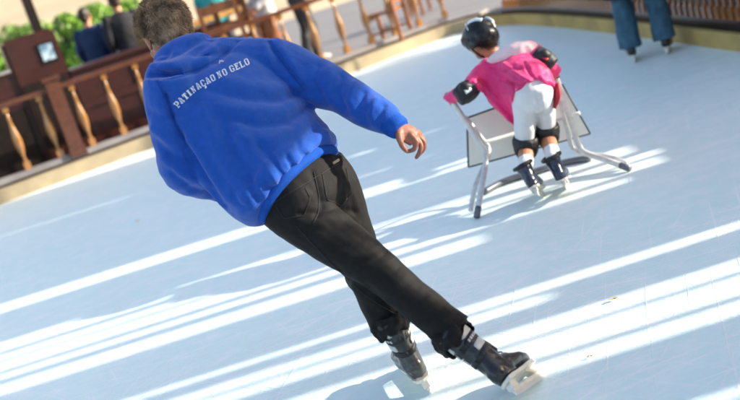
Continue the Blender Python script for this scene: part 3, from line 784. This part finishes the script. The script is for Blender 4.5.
#---REST---
# ------------------------------------------------------------------ the child with the skating aid
def build_child():
    cL, cR = G(543, 199), G(566, 189)
    root = thing('person', ((cL.x + cR.x) / 2, (cL.y + cR.y) / 2, 0), 'child in pink jacket and black helmet bending forward over the skating aid', 'person')
    hd, c7, ch, wa, pe = P(480, 39, 5.62), P(497, 58, 5.58), P(512, 69, 5.48), P(527, 82, 5.33), P(533, 95, 5.24)
    sL, eL, wL = P(486, 72, 5.50), P(467, 92, 5.40), P(455, 95, 5.46)
    sR, eR, wR = P(530, 53, 5.50), P(543, 59, 5.38), P(552, 68, 5.44)
    hL, kL, aL = P(524, 105, 5.25), P(526, 147, 5.30), P(534, 178, 5.19)
    hR, kR, aR = P(543, 101, 5.27), P(547, 134, 5.33), P(558, 169, 5.24)
    boots = []
    for q_, f_, u_ in (((544, 198), (.28, .88, -.38), (-.20, .30, .9)), ((569, 188), (.26, .92, -.26), (-.15, .25, .9))):
        f_ = V(f_).normalized(); u_ = V(u_); u_ = (u_ - f_ * u_.dot(f_)).normalized(); boots.append((G(*q_) - f_ * .13 + V((0, 0, .002)), u_, f_))
    aL, aR = boots[0][0] + boots[0][1] * .155, boots[1][0] + boots[1][1] * .155
    shw = (sR - sL).normalized(); hipw = (hR - hL).normalized()
    hup = (EX * -.38 + EY * .80 + FW * .45).normalized(); hfw = (FW * .75 + EX * -.55 - EY * .35).normalized()
    Mh = frame(hup, hfw, hd)
    b = Buf(); head_shape(b, Mh, .86)
    b.loft([(hd - hup * .05, .042, .042), (c7, .05, .05)], shw)
    b.loft([(c7, .06, .05), (ch, .12, .08), (wa, .085, .06), (pe, .075, .06)], shw, 20)
    for s_, e_, w_ in ((sR, eR, wR), (sL, eL, wL)): b.caps([s_, s_.lerp(e_, .5), e_, e_.lerp(w_, .5), w_], [.042, .036, .032, .028, .022])
    for h_, k_, a_ in ((hR, kR, aR), (hL, kL, aL)): b.caps([h_, h_.lerp(k_, .5), k_, k_.lerp(a_, .4), a_], [.045, .042, .036, .044, .028])
    hand_shape(b, wL, P(451, 99, 5.50) - wL, (0.3, .6, -.6), (1, 0, 0), .72, .9)
    hand_shape(b, wR, P(556, 75, 5.48) - wR, (-.3, .6, -.6), (-1, 0, 0), .72, .9)
    link('body', remesh(b, 'body', .005, 3), M['skin2'], root)
    for y in (-1, 1):
        b = Buf(); b.ell((.074, .033 * y, .012), (.013, .013, .011)); b.xf(Mh @ Matrix.Scale(.86, 4)); part('eye', b, M['eye'], root, True)
    # hair showing under the helmet
    b = Buf(); hair_strands(b, Mh, 700, .05, .0012, lambda p: p.z < .0 and p.x < .01, .9, 8, c=(-.025, 0, -.02), r=(.075, .074, .075), droop=1.6)
    b.ell(Mh @ V((-.03, 0, -.03)), (.055, .052, .055)); part('hair', b, M['hairdark'], root)
    # helmet
    b = Buf(); t = Buf(); t.ell((-.005, 0, .030), (.128, .107, .105), None, 26, 16)
    t.box((0, 0, -.125), (.4, .4, .12))
    hb = Buf()
    hb.ell((-.008, 0, .030), (.124, .104, .104), None, 28, 16); hb.ell((-.050, 0, -.022), (.082, .097, .078)); hb.ell((.052, 0, .048), (.072, .088, .058))
    for y in (-1, 1): hb.ell((.0, .082 * y, -.035), (.045, .020, .045))
    hb.xf(Mh @ Matrix.Scale(.86, 4))
    me = remesh(hb, 'helmet', .005, 5); hm = link('helmet', me, M['helmet'], root)
    mh9 = Mh @ Matrix.Scale(.86, 4)
    hbm = bmesh.new(); hbm.from_mesh(me); hvh = BVHTree.FromBMesh(hbm); hbm.free(); hcen = mh9 @ V((-.01, 0, .02))
    def on(u, lift=.0015):
        d = (mh9.to_3x3() @ V(u)).normalized(); h = hvh.ray_cast(hcen + d * .5, -d)
        return h[0] + h[1] * lift
    for pts in ([(-.2, .95, .2), (-.1, .75, .6), (.1, .45, .85), (.3, .1, .95)], [(-.9, .35, .25), (-.8, .5, .45), (-.55, .62, .6), (-.2, .7, .7)], [(-.92, -.35, .2), (-.8, -.30, .5), (-.5, -.25, .8)]):
        b = Buf(); b.loft([(on(p), (.012), .0035) for p in pts], hup, 8, 3); part('stripe', b, M['decal'], hm, True)
    for u in ((-.72, -.60, .42), (-.55, -.80, .30)):
        b = Buf(); b.ell(on(u, .001), (.022, .022, .022), nu=12, nv=8); part('sticker', b, M['decal'], hm, True)
    for u in ((-.75, .2, .62), (-.75, -.08, .66), (-.4, .3, .86), (-.4, -.15, .9)):
        b = Buf(); b.loft([(on((u[0] - .12, u[1], u[2] - .1)), .006, .004), (on(u), .011, .004), (on((u[0] + .14, u[1], u[2] + .1)), .006, .004)], shw, 8, 3); part('vent', b, M['black'], hm, True)
    b = Buf(); b.tube([mh9 @ V((.01, -.098, .0)), mh9 @ V((.035, -.078, -.07)), mh9 @ V((.045, 0, -.118)), mh9 @ V((.035, .078, -.07)), mh9 @ V((.01, .098, .0))], .006, 8, 4); part('chin_strap', b, M['black'], hm, True)
    # jacket
    b = Buf()
    b.loft([(c7, .075, .055), (c7.lerp(ch, .45), .135, .085), (ch, .150, .105), (ch.lerp(wa, .5), .150, .115), (wa, .142, .116), (wa.lerp(pe, .5), .138, .118), (wa.lerp(pe, .8), .128, .120), (wa.lerp(pe, 1.12), .124, .122)], shw, 24)
    for s_, e_, w_ in ((sR, eR, wR), (sL, eL, wL)):
        b.loft([(s_ - (e_ - s_) * .3, .06, .06), (s_, .066, .066), (s_.lerp(e_, .5), .060, .060), (e_, .050, .050), (e_.lerp(w_, .6), .045, .045), (w_, .034, .034)], shw, 16)
    # the loose front hanging below the chest, and the right hem
    b.loft([(P(488, 78, 5.47), .055, .06), (P(498, 92, 5.40), .075, .05), (P(509, 109, 5.36), .055, .035), (P(518, 127, 5.33), .014, .012)], (1, 0, 0), 16)
    b.loft([(P(512, 88, 5.36), .085, .06), (P(513, 100, 5.33), .065, .045), (P(517, 116, 5.31), .022, .022)], (1, 0, 0), 16)
    me = remesh(b, 'jacket', .006, 6); ripple(me, .007, 14, seed=4); ripple(me, .004, 34, seed=2)
    fold(me, [(p_, s_ * .85, a_ * 1.7) for p_, s_, a_ in [([(480, 80), (498, 96), (514, 122)], 2.0, -.008), ([(474, 82), (490, 98), (508, 118)], 1.4, .006), ([(496, 72), (512, 84), (520, 104)], 1.8, -.008), ([(504, 64), (520, 76), (534, 84)], 1.8, .007), ([(500, 80), (518, 84), (536, 82)], 1.4, -.008), ([(524, 62), (530, 74), (540, 84)], 1.6, -.006), ([(540, 76), (548, 86), (552, 98)], 1.4, .006), ([(492, 68), (506, 70), (522, 68)], 1.3, -.006), ([(478, 76), (486, 84), (490, 94)], 1.3, -.006), ([(514, 92), (516, 106), (517, 118)], 1.3, -.006)]])
    jk = link('jacket', me, M['pink'], root)
    b = Buf(); b.loft([(P(556, 84, 5.24), .012, .03), (P(557, 96, 5.22), .016, .032), (P(554, 108, 5.22), .006, .018)], hipw, 12); part('jacket_shaded_edge', b, M['red'], jk, True)  # the jacket's shaded right edge, with the shade put into a darker red
    # pale hood / collar across the shoulders
    b = Buf(); b.loft([(P(487, 64, 5.50), .02, .02), (P(498, 58, 5.46), .040, .034), (P(512, 53, 5.43), .056, .040), (P(526, 49, 5.43), .048, .036), (P(538, 48, 5.46), .024, .024)], (0, 0, 1), 16)
    me = remesh(b, 'collar', .006, 4); ripple(me, .004, 30); link('collar', me, M['palepink'], root)
    # leggings
    b = Buf()
    b.loft([(wa.lerp(pe, .45), .100, .090), (pe, .110, .105), (pe.lerp((kL + kR) / 2, .22), .088, .085), (pe.lerp((kL + kR) / 2, .3), .06, .06)], hipw, 22)
    for h_, k_ in ((hR, kR), (hL, kL)): b.loft([(h_ + (h_ - k_) * .15, .06, .06), (h_, .064, .068), (h_.lerp(k_, .45), .060, .062), (k_, .050, .052), (k_ + (k_ - h_) * .06, .050, .05)], hipw, 18)
    me = remesh(b, 'leggings', .006, 5); ripple(me, .005, 16, seed=6)
    fold(me, [([(538, 98), (539, 112), (537, 124)], 2.0, -.010), ([(520, 122), (530, 126), (538, 128)], 1.4, -.005), ([(541, 116), (550, 114), (557, 112)], 1.3, -.005)])
    link('leggings', me, M['white'], root)
    # pads
    for k_, a_, h_ in ((kL, aL, hL), (kR, aR, hR)):
        d = (a_ - k_).normalized(); d0 = (k_ - h_).normalized()
        b = Buf(); b.loft([(k_ - d0 * .062, .064, .066), (k_ - d0 * .04, .073, .077), (k_, .069, .075), (k_ + d * .030, .064, .068), (k_ + d * .050, .055, .058)], hipw, 20); b.ell(k_ + V((-.01, .045, -.005)), (.05, .035, .058))
        me = remesh(b, 'knee_pad', .005, 3); ripple(me, .003, 40); link('knee_pad', me, M['black'], root)
        b = Buf(); e_ = k_.lerp(a_, .55); b.loft([(e_, .043, .043), (e_.lerp(a_, .5), .040, .040), (a_, .036, .036)], hipw, 16); me = remesh(b, 'sock', .005, 2); ripple(me, .002, 50); link('sock', me, M['white'], root)
    for e_, w_, s_ in ((eL, wL, sL), (eR, wR, sR)):
        d = (w_ - s_).normalized(); q = e_.lerp(w_, .12)
        b = Buf(); b.loft([(q - d * .065, .048, .048), (q - d * .04, .056, .056), (q, .060, .060), (q + d * .04, .054, .054), (q + d * .06, .044, .044)], hipw, 18); b.ell(q + V((0, -.035, .02)), (.04, .03, .045))
        me = remesh(b, 'elbow_pad', .005, 3); ripple(me, .003, 40); ep = link('elbow_pad', me, M['black'], root)
        b = Buf(); b.loft([(q - d * .03 + V((0, -.062, .012)), .010, .004), (q + d * .01 + V((0, -.064, .016)), .013, .004)], hipw, 8); part('pad_badge', b, M['red'] if e_ is eR else M['decal'], ep, True)
    for w_, tip in ((wL, P(450, 99, 5.50)), (wR, P(556, 74, 5.48))):
        d = (tip - w_).normalized()
        b = Buf(); b.loft([(w_ - d * .03, .034, .032), (w_, .037, .034), (w_ + d * .04, .042, .036)], (1, 0, 0), 16)
        for k in range(4):
            o = d.cross(V((0, 1, 0))).normalized() * (k - 1.5) * .017
            b.caps([w_ + d * .035 + o, w_ + d * .062 + o + V((0, .012, 0)), w_ + d * .066 + o + V((0, .036, -.01))], [.0125, .012, .010])
        b.caps([w_ + d * .01, w_ + d * .035 + V((0, -.03, 0)), w_ + d * .06 + V((0, -.022, -.01))], [.013, .012, .010])
        me = remesh(b, 'glove', .004, 2); link('glove', me, M['pink'], root)
    for c_, u_, f_ in boots: skate(root, c_, u_, f_, .90, 'navyboot', clasp=False, zt=.055)
build_child()

def build_aid():
    fL, fR = G(477, 215, .02), G(628, 168, .02)
    hL, hR = P(451, 99, 5.50), P(555, 74, 5.48)
    kL, kR = P(487, 155, 5.46), P(581, 151, 5.42)
    root = thing('skating_aid', ((fL.x + fR.x) / 2, (fL.y + fR.y) / 2 + .2, 0), 'grey tubular skating aid with a pale front panel held by the child', 'skating aid')
    for h_, k_, f_, ins in ((hL, kL, fL, V((1, 0, 0))), (hR, kR, fR, V((-1, 0, 0)))):
        b = Buf(); v = (k_ - h_); b.tube([h_ + V((0, .12, .0)), h_ + V((0, .03, .012)), h_ + v * .12, h_ + v * .5, h_ + v * .9, k_ + (f_ - k_) * .10, k_.lerp(f_, .5), f_], .0165, 14, 8); side = part('side_tube', b, M['tube'], root, True)
        b = Buf(); w = ins * -.030 + V((0, .05, 0)); b.tube([h_ + v * .35 + ins * .012 + V((0, .03, 0)), h_ + v * .7 + ins * .025 + V((0, .035, 0)), k_ + ins * .02 + V((0, .04, 0)), k_.lerp(f_, .5) + w * .9, f_.lerp(k_, .06) + w], .0145, 12, 6); part('brace_tube', b, M['tube'], root, True)
        b = Buf(); d = (f_ - k_).normalized(); b.tube([f_ - d * .05, f_ + d * .012], .0185, 12, 2); part('end_cap', b, M['tubedark'], side, True)
        b = Buf(); b.tube([h_ + V((0, .13, 0)), h_ + V((0, .02, .012)), h_ + v * .06], .021, 12, 4); part('grip', b, M['edging'], side, True)
    b = Buf(); a, c = G(484, 192, .02), G(590, 158, .02)
    b.tube([a, G(505, 181, .02), G(540, 170, .02), G(566, 162, .02), c], .019, 12, 6); part('base_bar', b, M['tubedark'], root, True)
    pts = [P(467, 118, 5.62), P(468.5, 167, 5.62), P(590, 133.5, 5.62), P(562, 84, 5.62)]
    q = (pts[1] - pts[0]).cross(pts[2] - pts[0]).normalized() * .004
    b = Buf(); b.add([p - q for p in pts] + [p + q for p in pts], [(0, 1, 2, 3), (7, 6, 5, 4), (0, 4, 5, 1), (1, 5, 6, 2), (2, 6, 7, 3), (3, 7, 4, 0)]); pn = part('front_panel', b, M['panel'], root)
    b = Buf()
    for i in range(4): b.tube([pts[i], pts[i].lerp(pts[(i + 1) % 4], .5), pts[(i + 1) % 4]], .006, 8, 1)
    part('panel_edging', b, M['edging'], pn, True)
    b = Buf(); b.tube([P(482, 143, 5.50), P(530, 129, 5.60), P(580, 113, 5.50)], .012, 10, 6); part('cross_bar', b, M['tube'], root, True)
build_aid()

# ------------------------------------------------------------------ other people
def figure(label, foot, yaw, top, bottom, shoe, hairm='hairdark', h=1.74, seated=0, skates=False, long_coat=False, flare=0, step=.10, group=None, arms=0):
    """a whole standing person; local x forward, y left"""
    k = h / 1.74
    root = thing('person', foot, label, 'person', group)
    Mx = Matrix.Translation(V(foot)) @ Matrix.Rotation(yaw, 4, 'Z') @ Matrix.Scale(k, 4)
    lift = .11 if skates else 0
    def T(x, y, z): return Mx @ V((x, y, z + lift))
    X, Y, Z = [(Mx.to_3x3() @ V(q)).normalized() for q in ((1, 0, 0), (0, 1, 0), (0, 0, 1))]
    def pt(q): return T(*q)
    hipz = .90
    legs = []
    for s_ in (1, -1):
        legs.append(((0, .09 * s_, hipz), (.04, (.10 + step * .3) * s_, .49), (-.02, (.10 + step * .6) * s_, .09)))
    armj = []
    for s_ in (1, -1):
        armj.append(((0, .19 * s_, 1.40), (-.03 + .04 * arms, .25 * s_, 1.12), (.08 + .12 * arms, .23 * s_, .90 + .12 * arms)))
    b = Buf(); Mh = frame(Z, X, T(.02, 0, 1.62)); head_shape(b, Mh, k)
    b.loft([(T(.01, 0, 1.56), .05 * k, .05 * k), (T(0, 0, 1.44), .06 * k, .06 * k)], Y)
    b.loft([(T(0, 0, 1.46), .08 * k, .06 * k), (T(0, 0, 1.36), .17 * k, .09 * k), (T(0, 0, 1.2), .15 * k, .1 * k), (T(0, 0, 1.0), .13 * k, .09 * k), (T(0, 0, .88), .15 * k, .1 * k)], Y, 18)
    for a_ in armj:
        q = [pt(p) for p in a_]; b.caps([q[0], q[0].lerp(q[1], .5), q[1], q[1].lerp(q[2], .5), q[2]], [r * k for r in (.05, .045, .038, .034, .026)])
        hand_shape(b, q[2], q[2] - q[1], X * -.2 - Y * math.copysign(1, a_[0][1]), X, k, .5)
    for l_ in legs:
        q = [pt(p) for p in l_]; b.caps([q[0], q[0].lerp(q[1], .5), q[1], q[1].lerp(q[2], .4), q[2]], [r * k for r in (.07, .06, .040, .042, .032)])
        if not skates: b.caps([q[2] - Z * .03, q[2] + X * .14 - Z * .05], [.035 * k, .028 * k])
    link('body', remesh(b, 'body', .008, 3), M['skin2'], root)
    b = Buf(); b.ell((-.02, 0, .035), (.104, .088, .097)); b.ell((-.05, 0, -.025), (.062, .07, .065)); b.xf(Mh @ Matrix.Scale(k, 4)); me = remesh(b, 'hair', .008, 3); ripple(me, .008, 40); link('hair', me, M[hairm], root)
    b = Buf(); hem = .42 if long_coat else .84
    st = [(T(0, 0, 1.47), .09 * k, .07 * k), (T(0, 0, 1.38), .20 * k, .11 * k), (T(0, 0, 1.22), .20 * k, .135 * k), (T(0, 0, 1.03), .18 * k, .13 * k), (T(0, 0, .86), .19 * k, .14 * k)]
    if long_coat: st += [(T(0, 0, .62), .23 * k, .17 * k), (T(0, 0, hem), .26 * k, .19 * k)]
    b.loft(st, Y, 22)
    for a_ in armj:
        q = [pt(p) for p in a_]; b.loft([(q[0] + (q[0] - q[1]) * .2, .06 * k, .06 * k), (q[0], .07 * k, .07 * k), (q[0].lerp(q[1], .5), .065 * k, .065 * k), (q[1], .055 * k, .055 * k), (q[2], .042 * k, .042 * k)], Y, 14)
    me = remesh(b, 'jacket', .009, 4); ripple(me, .010, 9, seed=len(label)); ripple(me, .004, 25); link('long_coat' if long_coat else 'jacket', me, M[top], root)
    b = Buf(); b.loft([(T(0, 0, 1.0), .155 * k, .11 * k), (T(0, 0, .88), .17 * k, .125 * k), (T(0, 0, .78), .14 * k, .11 * k)], Y, 18)
    for l_ in legs:
        q = [pt(p) for p in l_]; b.loft([(q[0] + Z * .06, .09 * k, .09 * k), (q[0], .098 * k, .098 * k), (q[0].lerp(q[1], .6), .08 * k, .08 * k), (q[1], (.068 + flare * .4) * k, (.07 + flare * .4) * k), (q[1].lerp(q[2], .6), (.066 + flare * .8) * k, (.07 + flare * .8) * k), (q[2] + Z * (-.085 if skates else -.02), (.066 + flare) * k, (.07 + flare) * k)], Y, 18)
    me = remesh(b, 'trousers', .008, 4); ripple(me, .010, 12, (1, 1, .6), 3); ripple(me, .006, 28, (1, 1, .5), 7); link('trousers', me, M[bottom], root)
    for l_ in legs:
        q = pt(l_[2])
        if skates: skate(root, V((q.x, q.y, 0)), (0, 0, 1), X + Y * .1 * math.copysign(1, l_[0][1]), .98, shoe, zt=.05)
        else:
            b = Buf(); b.loft([(q - X * .06 - Z * .05, .035 * k, .045 * k), (q - Z * .035, .042 * k, .055 * k), (q + X * .1 * k - Z * .055, .045 * k, .035 * k), (q + X * .17 * k - Z * .062, .03 * k, .022 * k)], Y, 14); link('shoe', remesh(b, 'shoe', .006, 2), M[shoe], root)
    return root
j1, j2 = G(638, 61), G(664, 52)
figure('skater in flared blue jeans and a long black coat by the right kerb', (j1 + j2) / 2, math.radians(70), 'coat', 'jeans', 'boot', h=1.76, skates=True, long_coat=True, flare=.024, step=.06)
TZ = .12
def at(px, py, z=TZ):
    q = G(px, py, z); return V((q.x, q.y, TZ))
def col(px, Y):
    """stand something on the terrace in the column of the picture seen at px on eye level"""
    y = (46 - .3007 * px) / .9537
    q = P(px, y, Y); return V((q.x, Y, TZ))
figure('bystander in a navy jacket standing behind the red wooden counter', col(86, 14.2), math.radians(75), 'navy', 'greycloth', 'boot', h=1.66)
figure('bystander in a black coat standing to the right of the navy jacket', col(118, 14.0), math.radians(110), 'coat', 'greycloth', 'boot', h=1.74)
figure('bystander in a turquoise shirt behind the high mustard table', col(206, 16.2), math.radians(-90), 'teal', 'greycloth', 'boot', hairm='hair', h=1.72)
figure('bystander in a loose white shirt beyond the golden balusters', col(251, 13.35), math.radians(200), 'shirt', 'chairwood', 'shirt', h=1.74, arms=.8)
figure('bystander in a charcoal jacket and trousers walking on the terrace', col(284, 14.4), math.radians(20), 'greycloth', 'greycloth', 'shirt', h=1.75, step=.2)

# ------------------------------------------------------------------ terrace furniture and the counter behind the left railing
DIRX = (V((-.45, 12.42, 0)) - V((-3.95, 10.98, 0))).normalized(); DIRN = V((-DIRX.y, DIRX.x, 0))
ROTD = Matrix.Rotation(math.atan2(DIRX.y, DIRX.x), 3, 'Z')
c0 = V((-3.95, 10.98, 0)) + DIRN * .95
def dpos(u, n, z): return c0 + DIRX * u + DIRN * n + V((0, 0, z))
def u_of(px, z):
    """distance along the counter where the picture column px crosses its front at height z"""
    lo, hi = -4.0, 6.0
    for _ in range(40):
        m_ = (lo + hi) / 2; q = dpos(m_, 0, z); w = q - CC; x = 370 + FOC * w.dot(EX) / w.dot(FW)
        if x < px: lo = m_
        else: hi = m_
    return lo
u0, u1, u2 = u_of(14, 1.2), u_of(66, 1.2), u_of(214, 1.05)
t = thing('counter', dpos((u1 + u2) / 2, 0, TZ), 'red mahogany panelled counter behind the railing post', 'counter')
def dbox(b, ua, ub, na, nb, za, zb): b.box(dpos((ua + ub) / 2, (na + nb) / 2, (za + zb) / 2), (ub - ua, nb - na, zb - za), ROTD)
b = Buf(); dbox(b, u1, u2, 0, .5, TZ, 1.06); part('carcass', b, M['redwood'], t)
b = Buf(); dbox(b, u1 + .002, u2 + .03, -.06, .56, 1.06, 1.11); part('counter_top', b, M['redwood'], t, bevel=.008)
for za, zb in ((.14, .26), (.60, .70), (.95, 1.03)):
    b = Buf(); dbox(b, u1 + .002, u2 - .002, -.03, -.001, za, zb); part('rail_moulding', b, M['redwood'], t, bevel=.006)
n = 5
for i in range(n + 1):
    u = u1 + .06 + (u2 - u1 - .12) * i / n
    b = Buf(); dbox(b, u - .05, u + .05, -.022, -.001, .262, .598); dbox(b, u - .05, u + .05, -.022, -.001, .702, .948); part('stile', b, M['redwood'], t)
t = thing('half_wall', dpos(u0 - 1, 0, TZ), 'dark red half wall with a pale sill at the far left', 'wall')
b = Buf(); dbox(b, u0 - 2.6, u0 - .003, 0, .12, TZ, 1.30); part('wall_boards', b, M['redwood'], t)
b = Buf(); dbox(b, u0 - 2.6, u0 - .003, -.06, .18, 1.301, 1.335); part('sill', b, M['concrete'], t)
b = Buf(); dbox(b, u0 - 2.6, u0 - .005, -.012, -.001, TZ + .002, .86); part('lower_panel', b, M['darkwood'], t)
b = Buf(); dbox(b, u0 - 2.6, u0 - .005, -.02, -.001, .9, 1.0); part('rail_moulding', b, M['redwood'], t)
t = thing('cabinet', dpos((u0 + u1) / 2, .1, TZ), 'dark upright cabinet with a small blue card on its front', 'cabinet')
b = Buf(); dbox(b, u0, u1, -.04, .30, TZ, 1.66); part('cabinet_body', b, M['redwood'], t, bevel=.04)
b = Buf(); dbox(b, u0 + .06, u1 - .06, -.052, -.041, .3, 1.10); part('door', b, M['darkwood'], t, bevel=.004)
uc = u_of(46, 1.42)
b = Buf(); dbox(b, uc - .10, uc + .10, -.058, -.042, 1.27, 1.52); cf = part('card_frame', b, M['darkwood'], t)
b = Buf(); dbox(b, uc - .075, uc + .075, -.066, -.0585, 1.30, 1.49); part('card', b, M['glassblue'], cf)
t = thing('roof_post', dpos(u_of(40, 1.6), .42, TZ), 'dark roof post rising behind the cabinet', 'post')
up_ = u_of(40, 1.75)
b = Buf(); dbox(b, up_ - .055, up_ + .055, .36, .47, TZ, 3.0); part('shaft', b, M['darkwood'], t)
b = Buf(); dbox(b, up_ - .09, up_ + .09, .33, .50, TZ + .001, TZ + .12); part('foot', b, M['darkwood'], t)
def table(label, a, c, z, w, topm, legm):
    d = (c - a).normalized(); R = Matrix.Rotation(math.atan2(d.y, d.x), 3, 'Z'); nrm = V((-d.y, d.x, 0))
    t = thing('bar_table', ((a + c) / 2).to_2d().to_3d() + V((0, 0, TZ)), label, 'table')
    m_ = (a + c) / 2; L_ = (c - a).length
    b = Buf(); b.box((m_.x, m_.y, z), (L_, w, .07), R); part('table_top', b, M[topm], t, bevel=.008)
    for u in (-.46, .46):
        for v in (-.4, .4):
            p = m_ + d * u * L_ + nrm * v * w
            b = Buf(); b.box((p.x, p.y, (z - .035 + TZ) / 2), (.09, .09, z - .035 - TZ), R); part('leg', b, M[legm], t, bevel=.006)
    for v in (-.4, .4):
        p = m_ + nrm * v * w; b = Buf(); b.box((p.x, p.y, .42), (L_ * .92 - .094, .05, .09), R); part('stretcher', b, M[legm], t)
q0, q1 = col(132, 13.6), col(252, 14.6)
table('high mustard yellow bar table behind the skater\'s head', V((q0.x, q0.y, 0)), V((q1.x, q1.y, 0)), 1.14, .5, 'mustard', 'chairwood')
def chair(label, p, yaw, s=1.0):
    t = thing('chair', p, label, 'chair', 'wooden terrace chairs')
    Mx = Matrix.Translation(p) @ Matrix.Rotation(yaw, 4, 'Z') @ Matrix.Scale(s, 4)
    def pb(nm, boxes):
        b = Buf()
        for c_, s_ in boxes: b.box(c_, s_)
        b.xf(Mx); part(nm, b, M['chairwood'], t, bevel=.005)
    pb('seat', [((0, 0, .445), (.44, .44, .04))])
    for x, y in ((.18, .18), (.18, -.18)): pb('leg', [((x, y, .211), (.045, .045, .422))])
    for y in (.18, -.18): pb('back_leg', [((-.243, y, .48), (.045, .045, .96))])
    pb('backrest', [((-.243, 0, .90), (.03, .311, .09)), ((-.243, 0, .70), (.03, .311, .06)), ((-.243, 0, .55), (.03, .311, .05))])
    for y in (.18, -.18): pb('stretcher', [((-.03, y, .2), (.371, .025, .03))])
    pb('apron', [((.18, 0, .39), (.025, .311, .06))])
chair('orange brown wooden chair on the pale paving right of the skater', at(392, 44), math.radians(150))
chair('tall orange brown chair nearest the white shirted bystander', col(232, 13.5), math.radians(60), 1.28)
chair('tall orange brown chair between the turquoise shirted bystander and the skater\'s hood', col(208, 13.2), math.radians(95), 1.28)
chair('orange brown wooden chair farther off across the paving', at(428, 12), math.radians(-70))

b = Buf(); strip(b, left_pts, .43, .74, .0, .135); struct('rail_shadow_strip', b, M['darkwood'])  # dark strip painted in for the bottom rail's shadow on the terrace
# boardwalk along the right railing
b = Buf()
pr = [p for p in RD[ISPL + 2:]]; A = offs(pr, .42)
b.add([(p.x, p.y, .128) for p in A] + [(4.9, 4.6, .128), (4.9, 13.4, .128)], [tuple(range(len(A) + 2))]); struct('boardwalk', b, M['darkwood'])

# ------------------------------------------------------------------ greenery and the pale slope outside
def bush(label, p, r, h, n, seed):
    rr = random.Random(seed); t = thing('bush', p, label, 'bush', 'bushes beyond the terrace')
    b = Buf()
    for k in range(7):
        a = rr.uniform(0, 6.28); e = V(p) + V((math.cos(a) * r * .5, math.sin(a) * r * .5, h * .7)); b.tube([V(p), V(p).lerp(e, .5) + V((0, 0, .1 * h)), e], .025, 6, 3)
    part('stems', b, M['bark'], t, True)
    lumps = [(V(p) + V((rr.uniform(-.6, .6) * r, rr.uniform(-.5, .5) * r, h * rr.uniform(.35, .85))), rr.uniform(.28, .5) * r) for _ in range(11)]
    b = Buf()
    for i in range(n):
        c_, q = rr.choice(lumps); u = V((rr.gauss(0, 1), rr.gauss(0, 1), rr.gauss(0, 1))).normalized() * q * rr.uniform(.5, 1.1) ** .5
        o = c_ + u
        if o.z < p.z + .05: continue
        ax = (u.normalized() + V((rr.gauss(0, .6), rr.gauss(0, .6), rr.gauss(0, .6)))).normalized(); x = ax.orthogonal().normalized(); y = ax.cross(x); a = rr.uniform(0, 6.28)
        x, y = x * math.cos(a) + y * math.sin(a), y * math.cos(a) - x * math.sin(a); l, w = rr.uniform(.045, .085), rr.uniform(.02, .035)
        b.add([o - x * l, o + y * w, o + x * l, o - y * w], [(0, 1, 2, 3)])
    part('leaves', b, M['leaf'], t)
for i, (px, Y, r, h, lb) in enumerate(((-2, 21, 1.0, 1.75, 'bright green bush at the far left behind the half wall'), (76, 22, .85, 2.0, 'bright green bush between the two roof posts'),
                                       (22, 24, .9, 1.9, 'bright green bush just left of the roof post'), (-45, 22, 1.2, 1.8, 'green bush left of the half wall'), (112, 25, 1.0, 1.7, 'green bush behind the bystander in the black coat'))):
    q = col(px, Y); bush(lb, V((q.x, q.y, -.06 if Y > 26 else TZ)), r, h, 5200, 20 + i)
# pale dry slope
b = Buf(); nx, ny = 40, 14; vs = []; fs = []
for j in range(ny):
    for i in range(nx):
        x = -90 + 180 * i / (nx - 1); y = 30 + 70 * j / (ny - 1); s_ = j / (ny - 1)
        z = -.3 + 15 * (s_ ** 1.2) * (1 + .3 * noise.noise(V((x * .03, y * .03, 0)))) + .5 * noise.noise(V((x * .15, y * .15, 3)))
        vs.append((x, y, z))
for j in range(ny - 1):
    for i in range(nx - 1): fs.append((j * nx + i, j * nx + i + 1, (j + 1) * nx + i + 1, (j + 1) * nx + i))
b.add(vs, fs); struct('hill', b, M['dirt'], True)

# ------------------------------------------------------------------ dry leaves lying on the ice
for px, py, r_, lb in ((613, 300, .016, 'dry ochre leaf lying on the ice, the larger one in the wide sun stripe'), (590, 357, .009, 'tiny dry ochre leaf at the left end of the lower sun stripe'), (138, 221, .014, 'dry ochre leaf on the shaded ice near the left kerb')):
    p = G(px, py, .004); b = Buf(); rr = random.Random(px)
    vs = [(p.x, p.y, .010)]; n = 12
    for i in range(n):
        a = 2 * PI * i / n; q = r_ * (1 + .35 * math.cos(2 * a) + rr.uniform(-.2, .2)); vs.append((p.x + q * math.cos(a), p.y + .6 * q * math.sin(a), .004 + .008 * rr.random()))
    b.add(vs, [(0, 1 + i, 1 + (i + 1) % n) for i in range(n)])
    lo = part('fallen_leaf', b, M['leafdry']); tag(lo, lb, 'leaf', 'dry leaves on the ice')
